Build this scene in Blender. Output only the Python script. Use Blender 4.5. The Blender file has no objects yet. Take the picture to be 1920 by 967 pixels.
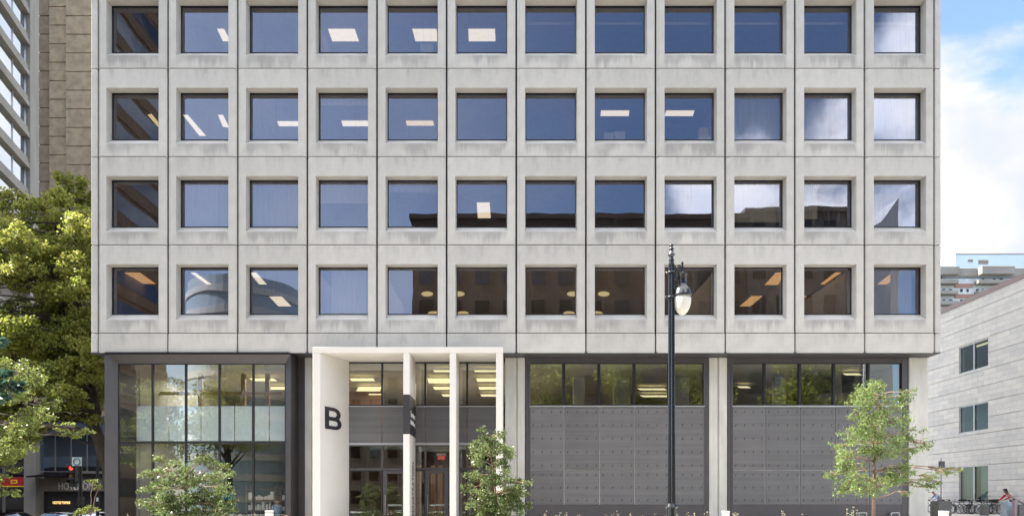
import bpy, bmesh, math, random
import numpy as np
from mathutils import Vector, Matrix
random.seed(7); rng = np.random.default_rng(7)
R = math.radians
S = bpy.context.scene
C = S.collection

# ------------------------------------------------------------------ camera
VX, HY, F, H = 955.0, 939.0, 1280.0, 1.15          # principal point, focal length (px of the 1920 wide photo), eye height
def X(px, Y): return (px - VX) * Y / F
def Z(py, Y): return H + (HY - py) * Y / F
def P(px, py, Y): return Vector((X(px, Y), Y, Z(py, Y)))
cd = bpy.data.cameras.new('camera'); cam = bpy.data.objects.new('camera', cd); C.objects.link(cam)
cam.location = (0, 0, H); cam.rotation_euler = (R(90), 0, 0)
cd.sensor_width = 36; cd.lens = F / 1920 * 36
cd.shift_x = (960 - VX) / 1920; cd.shift_y = (HY - 483.5) / 1920
cd.clip_start = 0.1; cd.clip_end = 3000
S.camera = cam

# ------------------------------------------------------------------ sky, sun, exposure
SUN_EL, SUN_AZ = 50, -85                            # azimuth clockwise from +Y: the sun stands to the left, a little behind the facade
w = bpy.data.worlds.new('World'); S.world = w; w.use_nodes = True
nt = w.node_tree; nt.nodes.clear()
def N(tree, t, **kw):
    n = tree.nodes.new(t)
    for k, v in kw.items():
        if k in n.inputs: n.inputs[k].default_value = v
        else: setattr(n, k, v)
    return n
def L(tree, a, b): tree.links.new(a, b)
def math_(tree, op, a, b=None, c=None, clamp=False):
    n = tree.nodes.new('ShaderNodeMath'); n.operation = op; n.use_clamp = clamp
    for i, v in enumerate((a, b, c)):
        if v is None: continue
        if hasattr(v, 'links'): tree.links.new(v, n.inputs[i])
        else: n.inputs[i].default_value = v
    return n.outputs[0]
def maprange(tree, v, a, b, c=0.0, d=1.0, smooth=True):
    n = tree.nodes.new('ShaderNodeMapRange'); n.interpolation_type = 'SMOOTHSTEP' if smooth else 'LINEAR'
    tree.links.new(v, n.inputs[0])
    for i, q in enumerate((a, b, c, d)): n.inputs[i + 1].default_value = q
    return n.outputs[0]
sky = N(nt, 'ShaderNodeTexSky', sky_type='NISHITA', sun_disc=False, sun_elevation=R(SUN_EL), sun_rotation=R(SUN_AZ), altitude=50, air_density=1.0, dust_density=0.9, ozone_density=1.6)
tc = N(nt, 'ShaderNodeTexCoord'); sep = N(nt, 'ShaderNodeSeparateXYZ'); L(nt, tc.outputs['Generated'], sep.inputs[0])
nz = N(nt, 'ShaderNodeTexNoise', Scale=3.4, Detail=9.0, Roughness=0.56, Distortion=0.25); L(nt, tc.outputs['Generated'], nz.inputs['Vector'])
def blob(d, r0, r1, amp):                           # a bank of cloud round one compass direction
    d = Vector(d).normalized()
    v = nt.nodes.new('ShaderNodeVectorMath'); v.operation = 'DOT_PRODUCT'; L(nt, tc.outputs['Generated'], v.inputs[0]); v.inputs[1].default_value = d
    return math_(nt, 'MULTIPLY', maprange(nt, v.outputs['Value'], math.cos(r1), math.cos(r0)), amp)
b = math_(nt, 'ADD', blob((.385, -.824, .40), .06, .26, .52), blob((.58, .80, .12), .28, .60, .50))
b = math_(nt, 'ADD', b, blob((.20, -.90, .365), .03, .16, .26))
b = math_(nt, 'SUBTRACT', b, blob((.30, -.80, .56), .03, .16, .35))
b = math_(nt, 'ADD', b, blob((-.5, .85, .55), .1, .6, .35))
b = math_(nt, 'ADD', b, blob((.15, .86, .5), .1, .35, .35))
lowc = maprange(nt, sep.outputs['Z'], 0.32, 0.02, 0.0, 0.16)
b = math_(nt, 'ADD', b, lowc)
b = math_(nt, 'SUBTRACT', b, blob((-.1, -.85, .5), .2, .6, .25))
b = math_(nt, 'SUBTRACT', b, blob((.525, .69, .52), .03, .15, .36))
b = math_(nt, 'ADD', b, maprange(nt, sep.outputs['Z'], .60, .80, 0.0, .5))  # unseen overhead cloud, added to light the facade with neutral white
cl = maprange(nt, math_(nt, 'ADD', math_(nt, 'MULTIPLY_ADD', nz.outputs['Fac'], 1.7, -.35), b), 0.70, 0.92)
cl = math_(nt, 'MAXIMUM', cl, math_(nt, 'MULTIPLY', blob((-.42, -.84, .32), .15, .62, .17), maprange(nt, nz.outputs['Fac'], .3, .6, .55, 1.1)))  # faint unseen haze, added to lighten the reflections in the left windows
cn = N(nt, 'ShaderNodeTexNoise', Scale=9.0, Detail=5.0); L(nt, tc.outputs['Generated'], cn.inputs['Vector'])
ccol = N(nt, 'ShaderNodeMix', data_type='RGBA'); ccol.inputs[6].default_value = (1.85, 1.95, 2.15, 1); ccol.inputs[7].default_value = (2.5, 2.4, 2.25, 1)
L(nt, maprange(nt, cn.outputs['Fac'], 0.35, 0.62), ccol.inputs[0])
up_b = math_(nt, 'ADD', math_(nt, 'ADD', maprange(nt, sep.outputs['Z'], .58, .75, 0.0, 2.3), maprange(nt, sep.outputs['Y'], -.1, -.6, 0.0, 3.4)), 1.0)  # clouds brightened overhead to light the facade, behind the camera for window reflections
cmul = N(nt, 'ShaderNodeVectorMath', operation='SCALE'); L(nt, ccol.outputs[2], cmul.inputs[0]); L(nt, up_b, cmul.inputs[3])
mx = N(nt, 'ShaderNodeMix', data_type='RGBA'); L(nt, cl, mx.inputs[0]); sks = N(nt, 'ShaderNodeVectorMath', operation='SCALE'); sks.inputs[3].default_value = .80; L(nt, sky.outputs[0], sks.inputs[0]); L(nt, sks.outputs[0], mx.inputs[6]); L(nt, cmul.outputs[0], mx.inputs[7])
bg = N(nt, 'ShaderNodeBackground', Strength=0.12); L(nt, mx.outputs[2], bg.inputs['Color'])
wo = N(nt, 'ShaderNodeOutputWorld'); L(nt, bg.outputs[0], wo.inputs[0])
sl = bpy.data.lights.new('sun', 'SUN'); sl.energy = 5.0; sl.angle = R(0.53); sl.color = (1, .94, .85)
so = bpy.data.objects.new('sun', sl); C.objects.link(so); so.location = (-60, 0, 80)
sd = Vector((math.sin(R(SUN_AZ)) * math.cos(R(SUN_EL)), math.cos(R(SUN_AZ)) * math.cos(R(SUN_EL)), math.sin(R(SUN_EL))))
so.rotation_euler = sd.to_track_quat('Z', 'Y').to_euler()
S.view_settings.view_transform = 'Standard'; S.view_settings.look = 'None'; S.view_settings.gamma = 1
S.view_settings.use_curve_mapping = False
S.view_settings.exposure = 1.97
S.cycles.max_bounces = 7; S.cycles.transparent_max_bounces = 12; S.cycles.glossy_bounces = 3
S.cycles.caustics_reflective = False; S.cycles.caustics_refractive = False

# ------------------------------------------------------------------ materials
M = {}
def mat(name, col, rough=.7, metal=0.0, var=.12, scale=3.0, bump=0.0, bscale=30.0, stretch=(1, 1, 1), emit=None, estr=0.0, island=0.0, trans=0.0, spec=.5, coord='Object', alt=None):
    m = bpy.data.materials.new(name); m.use_nodes = True; t = m.node_tree; t.nodes.clear()
    o = N(t, 'ShaderNodeOutputMaterial'); p = N(t, 'ShaderNodeBsdfPrincipled', Roughness=rough, Metallic=metal)
    p.inputs['Specular IOR Level'].default_value = spec
    tcn = N(t, 'ShaderNodeTexCoord'); mp = N(t, 'ShaderNodeMapping'); mp.inputs['Scale'].default_value = stretch
    L(t, tcn.outputs[coord], mp.inputs[0])
    n1 = N(t, 'ShaderNodeTexNoise', Scale=scale, Detail=6.0, Roughness=.62); L(t, mp.outputs[0], n1.inputs['Vector'])
    cr = N(t, 'ShaderNodeMix', data_type='RGBA'); a = [c * (1 - var) for c in col]; bb = [min(1, c * (1 + var)) for c in (alt or col)]
    cr.inputs[6].default_value = (*a, 1); cr.inputs[7].default_value = (*bb, 1)
    L(t, maprange(t, n1.outputs['Fac'], .3, .7), cr.inputs[0]); colout = cr.outputs[2]
    if island:
        g = N(t, 'ShaderNodeNewGeometry'); hs = N(t, 'ShaderNodeHueSaturation')
        L(t, maprange(t, g.outputs['Random Per Island'], 0, 1, 1 - island, 1 + island, False), hs.inputs['Value'])
        L(t, maprange(t, g.outputs['Random Per Island'], 0, 1, .475, .515, False), hs.inputs['Hue'])
        L(t, colout, hs.inputs['Color']); colout = hs.outputs[0]
    L(t, colout, p.inputs['Base Color'])
    if bump:
        n2 = N(t, 'ShaderNodeTexNoise', Scale=bscale, Detail=4.0); L(t, mp.outputs[0], n2.inputs['Vector'])
        bp = N(t, 'ShaderNodeBump', Strength=bump, Distance=.02); L(t, n2.outputs['Fac'], bp.inputs['Height']); L(t, bp.outputs[0], p.inputs['Normal'])
    if emit: p.inputs['Emission Color'].default_value = (*emit, 1); p.inputs['Emission Strength'].default_value = estr
    sh = p.outputs[0]
    if trans:
        tr = N(t, 'ShaderNodeBsdfTranslucent'); L(t, colout, tr.inputs['Color']); ms = N(t, 'ShaderNodeMixShader', Fac=trans)
        L(t, sh, ms.inputs[1]); L(t, tr.outputs[0], ms.inputs[2]); sh = ms.outputs[0]
    L(t, sh, o.inputs[0]); M[name] = m
    return m
def glass(name, refl=(.8, .88, 1), fac=.35, tint=(.7, .75, .75), dirt=0.0, wave=.02, grim=.0):
    m = bpy.data.materials.new(name); m.use_nodes = True; t = m.node_tree; t.nodes.clear()
    o = N(t, 'ShaderNodeOutputMaterial'); g = N(t, 'ShaderNodeBsdfGlossy', Roughness=0.0); g.inputs['Color'].default_value = (*refl, 1)
    tr = N(t, 'ShaderNodeBsdfTransparent'); tr.inputs['Color'].default_value = (*tint, 1)
    geo = N(t, 'ShaderNodeNewGeometry')
    n = N(t, 'ShaderNodeTexNoise', Scale=.8, Detail=1.0); L(t, geo.outputs['Position'], n.inputs['Vector'])
    bp = N(t, 'ShaderNodeBump', Strength=wave, Distance=.15); L(t, n.outputs['Fac'], bp.inputs['Height']); L(t, bp.outputs[0], g.inputs['Normal'])
    lw = N(t, 'ShaderNodeLayerWeight', Blend=.5)
    f = math_(t, 'ADD', math_(t, 'MULTIPLY', math_(t, 'POWER', lw.outputs['Facing'], 3.0), .5), fac, clamp=True)
    ms = N(t, 'ShaderNodeMixShader'); L(t, f, ms.inputs[0]); L(t, tr.outputs[0], ms.inputs[1]); L(t, g.outputs[0], ms.inputs[2]); sh = ms.outputs[0]
    if dirt:                                        # rain streaks and limescale on the outside of the pane
        mp = N(t, 'ShaderNodeMapping'); mp.inputs['Scale'].default_value = (6.5, 0, .35); L(t, geo.outputs['Position'], mp.inputs[0])
        s = N(t, 'ShaderNodeTexNoise', Scale=1.0, Detail=4.0, Roughness=.7); L(t, mp.outputs[0], s.inputs['Vector'])
        mp2 = N(t, 'ShaderNodeMapping'); mp2.inputs['Scale'].default_value = (.35, 0, .3); L(t, geo.outputs['Position'], mp2.inputs[0])
        s2 = N(t, 'ShaderNodeTexNoise', Scale=1.0, Detail=1.0); L(t, mp2.outputs[0], s2.inputs['Vector'])
        mk = math_(t, 'MULTIPLY', maprange(t, s.outputs['Fac'], .52, .72), maprange(t, s2.outputs['Fac'], .4, .62, .25, 1))
        d = N(t, 'ShaderNodeBsdfDiffuse'); d.inputs['Color'].default_value = (.20, .17, .15, 1)
        m2 = N(t, 'ShaderNodeMixShader'); L(t, math_(t, 'MULTIPLY', mk, dirt), m2.inputs[0]); L(t, sh, m2.inputs[1]); L(t, d.outputs[0], m2.inputs[2]); sh = m2.outputs[0]
    L(t, sh, o.inputs[0]); M[name] = m
    return m

K = 27 / F
PW, PH = 130.85 * K, 165.25 * K
PX0 = X(182.9, 27); PZ0 = Z(624, 27)
def concrete_facade(name):
    # precast concrete; grime below each sill and under each joint has its own drip shapes
    m = mat(name, (.415, .402, .38), .85, var=.07, scale=1.3, coord='Object'); t = m.node_tree
    p = [n for n in t.nodes if n.type == 'BSDF_PRINCIPLED'][0]; src = p.inputs['Base Color'].links[0].from_socket
    geo = N(t, 'ShaderNodeNewGeometry'); s = N(t, 'ShaderNodeSeparateXYZ'); L(t, geo.outputs['Position'], s.inputs[0])
    def nsc(sx, sz, det=5.0, ro=.65):
        mp = N(t, 'ShaderNodeMapping'); mp.inputs['Scale'].default_value = (sx, .5, sz); L(t, geo.outputs['Position'], mp.inputs[0])
        n = N(t, 'ShaderNodeTexNoise', Scale=1.0, Detail=det, Roughness=ro); L(t, mp.outputs[0], n.inputs['Vector']); return n.outputs['Fac']
    u = math_(t, 'FRACT', math_(t, 'DIVIDE', math_(t, 'SUBTRACT', s.outputs['X'], PX0), PW))
    v = math_(t, 'MULTIPLY', math_(t, 'FRACT', math_(t, 'DIVIDE', math_(t, 'SUBTRACT', s.outputs['Z'], PZ0), PH)), PH)
    mu = maprange(t, math_(t, 'ABSOLUTE', math_(t, 'SUBTRACT', u, .5)), .40, .34)
    mv = math_(t, 'MULTIPLY', maprange(t, math_(t, 'ADD', math_(t, 'MULTIPLY', maprange(t, nsc(1.7, .05, 6.0, .75), .3, .7), .62), v), .32, .80), maprange(t, v, .545, .515))
    sill = math_(t, 'MULTIPLY', math_(t, 'MULTIPLY', mu, mv), maprange(t, nsc(1.1, .7, 3.0, .6), .28, .62, .25, 1))
    mv2 = math_(t, 'MULTIPLY', maprange(t, v, 2.75, 3.4), maprange(t, nsc(4.0, .9), .42, .72))
    jt = math_(t, 'MULTIPLY', mv2, maprange(t, math_(t, 'ABSOLUTE', math_(t, 'SUBTRACT', u, .5)), .46, .3))
    big = maprange(t, nsc(.55, .5, 4.0), .45, .75)
    drip = maprange(t, nsc(9.0, .35, 5.0, .7), .55, .75)
    tot = math_(t, 'ADD', math_(t, 'MULTIPLY', sill, .56), math_(t, 'MULTIPLY', jt, .32))
    tot = math_(t, 'ADD', tot, math_(t, 'MULTIPLY', big, .10)); tot = math_(t, 'ADD', tot, math_(t, 'MULTIPLY', drip, .09), clamp=True)
    mxn = N(t, 'ShaderNodeMix', data_type='RGBA'); L(t, tot, mxn.inputs[0]); L(t, src, mxn.inputs[6]); mxn.inputs[7].default_value = (.17, .165, .165, 1)
    fine = N(t, 'ShaderNodeTexNoise', Scale=70.0, Detail=3.0); L(t, geo.outputs['Position'], fine.inputs['Vector'])
    hv = N(t, 'ShaderNodeHueSaturation'); L(t, maprange(t, fine.outputs['Fac'], .3, .7, .93, 1.07), hv.inputs['Value']); L(t, mxn.outputs[2], hv.inputs['Color'])
    L(t, hv.outputs[0], p.inputs['Base Color'])
    oi = N(t, 'ShaderNodeObjectInfo'); hv2 = N(t, 'ShaderNodeHueSaturation'); L(t, maprange(t, oi.outputs['Random'], 0, 1, .94, 1.06, False), hv2.inputs['Value']); L(t, hv.outputs[0], hv2.inputs['Color']); L(t, hv2.outputs[0], p.inputs['Base Color'])
    bp = N(t, 'ShaderNodeBump', Strength=.35, Distance=.01); L(t, fine.outputs['Fac'], bp.inputs['Height']); L(t, bp.outputs[0], p.inputs['Normal'])
    return m
concrete_facade('precast')
mat('concrete', (.40, .385, .35), .85, var=.16, scale=1.6, bump=.3, stretch=(1, 1, .5))
mat('concrete_pale', (.44, .43, .40), .85, var=.12, scale=1.2, bump=.3, stretch=(1.5, 1, .4))
mat('joint', (.022, .022, .023), .9)
mat('white_portal', (.60, .575, .54), .55, var=.025, scale=1.2)
mat('dark_steel', (.072, .067, .072), .45, metal=.35, var=.06, scale=2)
mat('black_steel', (.018, .018, .022), .4, metal=.3, var=.05)
mat('lamp_black', (.012, .013, .018), .22, metal=.2, var=.1, spec=.8)
mat('alu', (.42, .43, .45), .35, metal=.7, var=.05)
mat('sign_black', (.022, .022, .024), .5, var=.05)
mat('letter_white', (.75, .75, .74), .6, var=.03)
mat('wood', (.22, .115, .06), .5, var=.25, scale=2, stretch=(6, 6, .6))
mat('wood_dark', (.12, .05, .028), .5, var=.3, scale=2, stretch=(6, 6, .5))
mat('wall_room', (.30, .27, .24), .9, var=.08)
mat('wall_brown', (.15, .10, .075), .9, var=.2, scale=.8)
mat('ceil_room', (.42, .39, .34), .95, var=.06)
mat('floor_room', (.12, .11, .10), .7, var=.1)
mat('dark_room', (.03, .03, .03), .8, var=.2)
mat('blind', (.72, .74, .76), .9, var=.06, scale=4, stretch=(6, 1, .2), trans=.3)
mat('frost', (.78, .84, .87), .5, var=.05, scale=1)
mat('light_warm', (1, .85, .6), .5, emit=(1, .83, .55), estr=.42)
mat('light_white', (1, .95, .85), .5, emit=(1, .93, .78), estr=.5)
mat('light_yellow', (1, .85, .4), .5, emit=(1, .87, .52), estr=.30)
mat('light_orange', (1, .6, .3), .5, emit=(1, .62, .28), estr=.30)
mat('lamp_glass', (.80, .79, .74), .25, var=.04, trans=.35)
mat('asphalt', (.052, .052, .054), .9, var=.2, scale=2, bump=.4, bscale=60)
mat('paving', (.42, .40, .37), .85, var=.14, scale=1.2, bump=.2)
mat('ground', (.14, .14, .12), .95, var=.2, scale=.3)
mat('paint_white', (.75, .75, .73), .7)
mat('bark', (.052, .042, .034), .95, var=.35, scale=6, bump=.8, bscale=20, stretch=(1, 1, .3))
mat('bark_young', (.22, .15, .11), .9, var=.25, scale=8, bump=.4)
mat('leaf_maple', (.21, .26, .045), .5, var=.2, scale=.5, island=.4, trans=.6, alt=(.29, .30, .07))
mat('leaf_near', (.19, .245, .055), .45, var=.3, scale=.8, island=.45, trans=.42, alt=(.17, .20, .05))
mat('leaf_locust', (.12, .19, .05), .5, var=.25, scale=1.2, island=.4, trans=.5, alt=(.19, .26, .08))
mat('leaf_shrub', (.10, .15, .045), .36, var=.25, scale=1.5, island=.5, trans=.42, alt=(.17, .21, .08), spec=.35)
mat('leaf_dark', (.035, .085, .055), .45, var=.2, island=.3, trans=.35)
mat('grass', (.09, .13, .04), .7, var=.3, island=.4, trans=.3)
mat('plume', (.5, .46, .34), .8, var=.2, island=.3, trans=.3)
mat('beige_rough', (.31, .255, .185), .95, var=.2, scale=1.4, bump=.9, bscale=7)
mat('beige_rough_dark', (.225, .185, .14), .95, var=.2, scale=1.4, bump=.9, bscale=7)
mat('tower_concrete', (.25, .235, .22), .85, var=.12, scale=.5, stretch=(1, 1, .3))
mat('tower_pale', (.62, .60, .58), .8, var=.06)
mat('coping', (.30, .23, .235), .6, var=.06)
mat('apt_concrete', (.21, .20, .19), .9, var=.12, scale=.2)
mat('apt_white', (.48, .50, .53), .8, var=.04)
mat('apt_blue', (.42, .52, .60), .7, var=.05, scale=.1)
mat('apt_brick', (.26, .15, .13), .9, var=.1)
mat('apt_pale', (.70, .70, .68), .8, var=.05)
mat('opp_brown', (.11, .082, .066), .9, var=.2, scale=.3)
mat('opp_grey', (.17, .145, .125), .9, var=.2, scale=.2)
mat('opp_tan', (.21, .13, .08), .9, var=.2, scale=.2)
mat('red_awning', (.42, .025, .035), .6, var=.1)
mat('yellow', (.85, .62, .05), .6)
mat('gold', (.9, .6, .2), .4, emit=(1, .68, .25), estr=.35)
mat('red_lamp', (.8, .04, .02), .4, emit=(1, .06, .03), estr=.6)
mat('amber_dim', (.25, .08, .01), .4)
mat('teal', (.06, .36, .45), .6)
mat('car_dark', (.02, .025, .035), .25, spec=.8, var=.03)
mat('car_silver', (.50, .52, .54), .25, metal=.4, var=.03)
mat('car_white', (.72, .72, .72), .25, var=.03)
mat('rubber', (.02, .02, .02), .8)
mat('skin', (.48, .29, .20), .6, var=.06)
mat('skin_dark', (.20, .11, .075), .6, var=.06)
mat('hair_black', (.012, .010, .010), .5, var=.2)
mat('hair_red', (.36, .16, .06), .5, var=.3, scale=20)
mat('cloth_blue', (.40, .50, .66), .85, var=.1, scale=6, bump=.3)
mat('cloth_navy', (.03, .035, .055), .9, var=.15)
mat('cloth_red', (.50, .03, .035), .85, var=.12)
mat('cloth_white', (.72, .71, .70), .85, var=.08)
mat('cloth_black', (.02, .02, .022), .9, var=.15)
mat('exit_red', (.6, .03, .03), .5, emit=(1, .1, .08), estr=.12)
mat('cardboard_white', (.70, .70, .68), .8)
mat('tube_silver', (.35, .35, .36), .3, metal=.9)
mat('blue_paint', (.03, .08, .4), .4)
mat('brown_paint', (.16, .06, .03), .4)
mat('granite', (.13, .125, .12), .8, var=.25, scale=12, bump=.2)
mat('zinc', (.36, .41, .47), .45, metal=.5, var=.1, scale=4)
mat('duct', (.30, .31, .28), .4, metal=.5, var=.3, scale=2)
glass('glass_office', refl=(.68, .77, 1.0), fac=.50, tint=(.42, .40, .37), dirt=.30, wave=.012)
glass('glass_office_low', refl=(.62, .66, .80), fac=.24, tint=(.46, .42, .36), dirt=.16, wave=.012)
glass('glass_shop', refl=(.78, .84, .84), fac=.22, tint=(.86, .90, .90), wave=.008)
glass('glass_tower', refl=(.86, .92, 1.0), fac=.80, tint=(.3, .33, .36), wave=.03)
glass('glass_side', refl=(.6, .7, .72), fac=.06, tint=(.35, .42, .42), wave=.01)
glass('glass_blue', refl=(.5, .7, 1.0), fac=.4, tint=(.3, .38, .5), wave=.02)
glass('glass_dark', refl=(.5, .55, .6), fac=.30, tint=(.25, .25, .25), wave=.03)
glass('glass_opp', refl=(.5, .55, .6), fac=.14, tint=(.1, .1, .1), wave=.03)

def mesh_metal(name):                               # perforated metal cladding: fine rows of holes
    m = mat(name, (.14, .136, .14), .55, metal=.3, var=.06, scale=1.0); t = m.node_tree
    p = [n for n in t.nodes if n.type == 'BSDF_PRINCIPLED'][0]; src = p.inputs['Base Color'].links[0].from_socket
    geo = N(t, 'ShaderNodeNewGeometry'); s = N(t, 'ShaderNodeSeparateXYZ'); L(t, geo.outputs['Position'], s.inputs[0])
    a = math_(t, 'SINE', math_(t, 'MULTIPLY', s.outputs['X'], 92.0)); c = math_(t, 'SINE', math_(t, 'MULTIPLY', s.outputs['Z'], 78.0))
    h = maprange(t, math_(t, 'MULTIPLY', a, c), -.2, .5)
    mp = N(t, 'ShaderNodeMapping'); mp.inputs['Scale'].default_value = (.2, 1, 9.0); L(t, geo.outputs['Position'], mp.inputs[0])
    nn = N(t, 'ShaderNodeTexNoise', Scale=1.0, Detail=3.0); L(t, mp.outputs[0], nn.inputs['Vector'])
    f = math_(t, 'MULTIPLY', h, maprange(t, nn.outputs['Fac'], .3, .7, .3, .8))
    x = N(t, 'ShaderNodeMix', data_type='RGBA'); L(t, f, x.inputs[0]); L(t, src, x.inputs[6]); x.inputs[7].default_value = (.035, .033, .036, 1)
    oi = N(t, 'ShaderNodeObjectInfo'); hv2 = N(t, 'ShaderNodeHueSaturation'); L(t, maprange(t, oi.outputs['Random'], 0, 1, .90, 1.10, False), hv2.inputs['Value']); L(t, x.outputs[2], hv2.inputs['Color']); L(t, hv2.outputs[0], p.inputs['Base Color']); return m
mesh_metal('perforated')
def limestone(name):                                # dressed stone slabs in courses, slabs differing a little in tone
    m = mat(name, (.70, .685, .67), .8, var=.05, scale=2); t = m.node_tree
    p = [n for n in t.nodes if n.type == 'BSDF_PRINCIPLED'][0]; src = p.inputs['Base Color'].links[0].from_socket
    geo = N(t, 'ShaderNodeNewGeometry'); s = N(t, 'ShaderNodeSeparateXYZ'); L(t, geo.outputs['Position'], s.inputs[0])
    cb = N(t, 'ShaderNodeCombineXYZ'); L(t, s.outputs['Y'], cb.inputs[0]); L(t, s.outputs['Z'], cb.inputs[1])
    br = N(t, 'ShaderNodeTexBrick', Scale=1.0); L(t, cb.outputs[0], br.inputs['Vector'])
    br.inputs['Color1'].default_value = (.88, .88, .90, 1); br.inputs['Color2'].default_value = (1.04, 1.03, 1.01, 1); br.inputs['Mortar'].default_value = (.55, .54, .55, 1)
    br.inputs['Brick Width'].default_value = 1.25; br.inputs['Row Height'].default_value = .3667; br.inputs['Mortar Size'].default_value = .008
    x = N(t, 'ShaderNodeMix', data_type='RGBA', blend_type='MULTIPLY'); x.inputs[0].default_value = 1; L(t, src, x.inputs[6]); L(t, br.outputs['Color'], x.inputs[7])
    L(t, x.outputs[2], p.inputs['Base Color']); return m
limestone('limestone')

# ------------------------------------------------------------------ mesh helpers
class MB:
    def __init__(s): s.v = []; s.f = []
    def add(s, vs, fs):
        o = len(s.v); s.v += [tuple(q) for q in vs]; s.f += [tuple(o + i for i in f) for f in fs]; return s
    def box(s, x0, x1, y0, y1, z0, z1):
        x0, x1 = min(x0, x1), max(x0, x1); y0, y1 = min(y0, y1), max(y0, y1); z0, z1 = min(z0, z1), max(z0, z1)
        return s.add([(x0, y0, z0), (x1, y0, z0), (x1, y1, z0), (x0, y1, z0), (x0, y0, z1), (x1, y0, z1), (x1, y1, z1), (x0, y1, z1)],
                     [(0, 3, 2, 1), (4, 5, 6, 7), (0, 1, 5, 4), (1, 2, 6, 5), (2, 3, 7, 6), (3, 0, 4, 7)])
    def prism(s, poly, z0, z1):                     # polygon in plan
        n = len(poly); vs = [(x, y, z0) for x, y in poly] + [(x, y, z1) for x, y in poly]
        return s.add(vs, [tuple(range(n))[::-1], tuple(range(n, 2 * n))] + [(i, (i + 1) % n, n + (i + 1) % n, n + i) for i in range(n)])
    def tube(s, pts, rad, n=8, cap=True):
        pts = [Vector(p) for p in pts]; rad = rad if hasattr(rad, '__len__') else [rad] * len(pts); rings = []
        up = Vector((0, 0, 1)); a = None
        for i, p in enumerate(pts):
            d = (pts[min(i + 1, len(pts) - 1)] - pts[max(i - 1, 0)])
            d = d.normalized() if d.length > 1e-9 else up
            if a is None: a = d.orthogonal().normalized()
            else: a = (a - d * a.dot(d)); a = a.normalized() if a.length > 1e-6 else d.orthogonal().normalized()
            bb = d.cross(a); rings.append([p + (a * math.cos(2 * math.pi * k / n) + bb * math.sin(2 * math.pi * k / n)) * rad[i] for k in range(n)])
        vs = [q for r in rings for q in r]; fs = []
        for i in range(len(pts) - 1):
            for k in range(n): fs.append((i * n + k, i * n + (k + 1) % n, (i + 1) * n + (k + 1) % n, (i + 1) * n + k))
        if cap: fs.append(tuple(range(n))[::-1]); fs.append(tuple((len(pts) - 1) * n + k for k in range(n)))
        return s.add(vs, fs)
    def lathe(s, prof, c=(0, 0, 0), n=24, flute=0.0):
        vs = []; fs = []
        for (r, z) in prof:
            for k in range(n):
                rr = r * (1 - (flute if k % 2 else 0)); vs.append((c[0] + rr * math.cos(2 * math.pi * k / n), c[1] + rr * math.sin(2 * math.pi * k / n), c[2] + z))
        for i in range(len(prof) - 1):
            for k in range(n): fs.append((i * n + k, i * n + (k + 1) % n, (i + 1) * n + (k + 1) % n, (i + 1) * n + k))
        fs.append(tuple(range(n))[::-1]); fs.append(tuple((len(prof) - 1) * n + k for k in range(n)))
        return s.add(vs, fs)
    def torus(s, c, R_, r, axis='y', n=28, m=6):
        vs = []; fs = []
        for i in range(n):
            a = 2 * math.pi * i / n
            for j in range(m):
                b_ = 2 * math.pi * j / m; q = R_ + r * math.cos(b_); x, y, z = q * math.cos(a), r * math.sin(b_), q * math.sin(a)
                if axis == 'z': x, y, z = x, z, y
                if axis == 'x': x, y, z = y, x, z
                vs.append((c[0] + x, c[1] + y, c[2] + z))
        for i in range(n):
            for j in range(m): fs.append((i * m + j, ((i + 1) % n) * m + j, ((i + 1) % n) * m + (j + 1) % m, i * m + (j + 1) % m))
        return s.add(vs, fs)
    def ball(s, c, r, n=12, sz=1.0):
        pr = [(r * math.sin(math.pi * i / n) + 1e-4, -r * sz * math.cos(math.pi * i / n)) for i in range(n + 1)]
        return s.lathe(pr, c, n=16)
    def build(s, name, material, parent=None, smooth=False, off=None, bevel=0.0):
        me = bpy.data.meshes.new(name)
        o_ = Vector(off) if off is not None else (Vector(root_loc(parent)) if parent else Vector())
        me.from_pydata([(x - o_.x, y - o_.y, z - o_.z) for x, y, z in s.v], [], s.f); me.update()
        ms = material if isinstance(material, (list, tuple)) else [material]
        for q in ms: me.materials.append(M[q] if isinstance(q, str) else q)
        if smooth: me.polygons.foreach_set('use_smooth', [True] * len(me.polygons))
        ob = bpy.data.objects.new(name, me); C.objects.link(ob)
        if parent: ob.parent = parent
        if bevel:
            b_ = ob.modifiers.new('bevel', 'BEVEL'); b_.width = bevel; b_.segments = 1; b_.limit_method = 'ANGLE'
        return ob
def root_loc(o):
    v = Vector(o.location)
    while o.parent: o = o.parent; v += o.location
    return v
def tag(o, label=None, cat=None, group=None, kind=None):
    if label: o['label'] = label
    if cat: o['category'] = cat
    if group: o['group'] = group
    if kind: o['kind'] = kind
    return o
def thing(name, label, cat, loc=(0, 0, 0), rz=0.0, group=None):
    o = bpy.data.objects.new(name, None); C.objects.link(o); o.location = loc; o.rotation_euler = (0, 0, rz); o.empty_display_size = .2
    return tag(o, label, cat, group)
def lbl(o, s): o['label'] = s; return o
def copy_tree(o, parent=None):
    c = o.copy(); C.objects.link(c); c.parent = parent
    for ch in [q for q in bpy.data.objects if q.parent == o]: copy_tree(ch, c)
    return c
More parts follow.
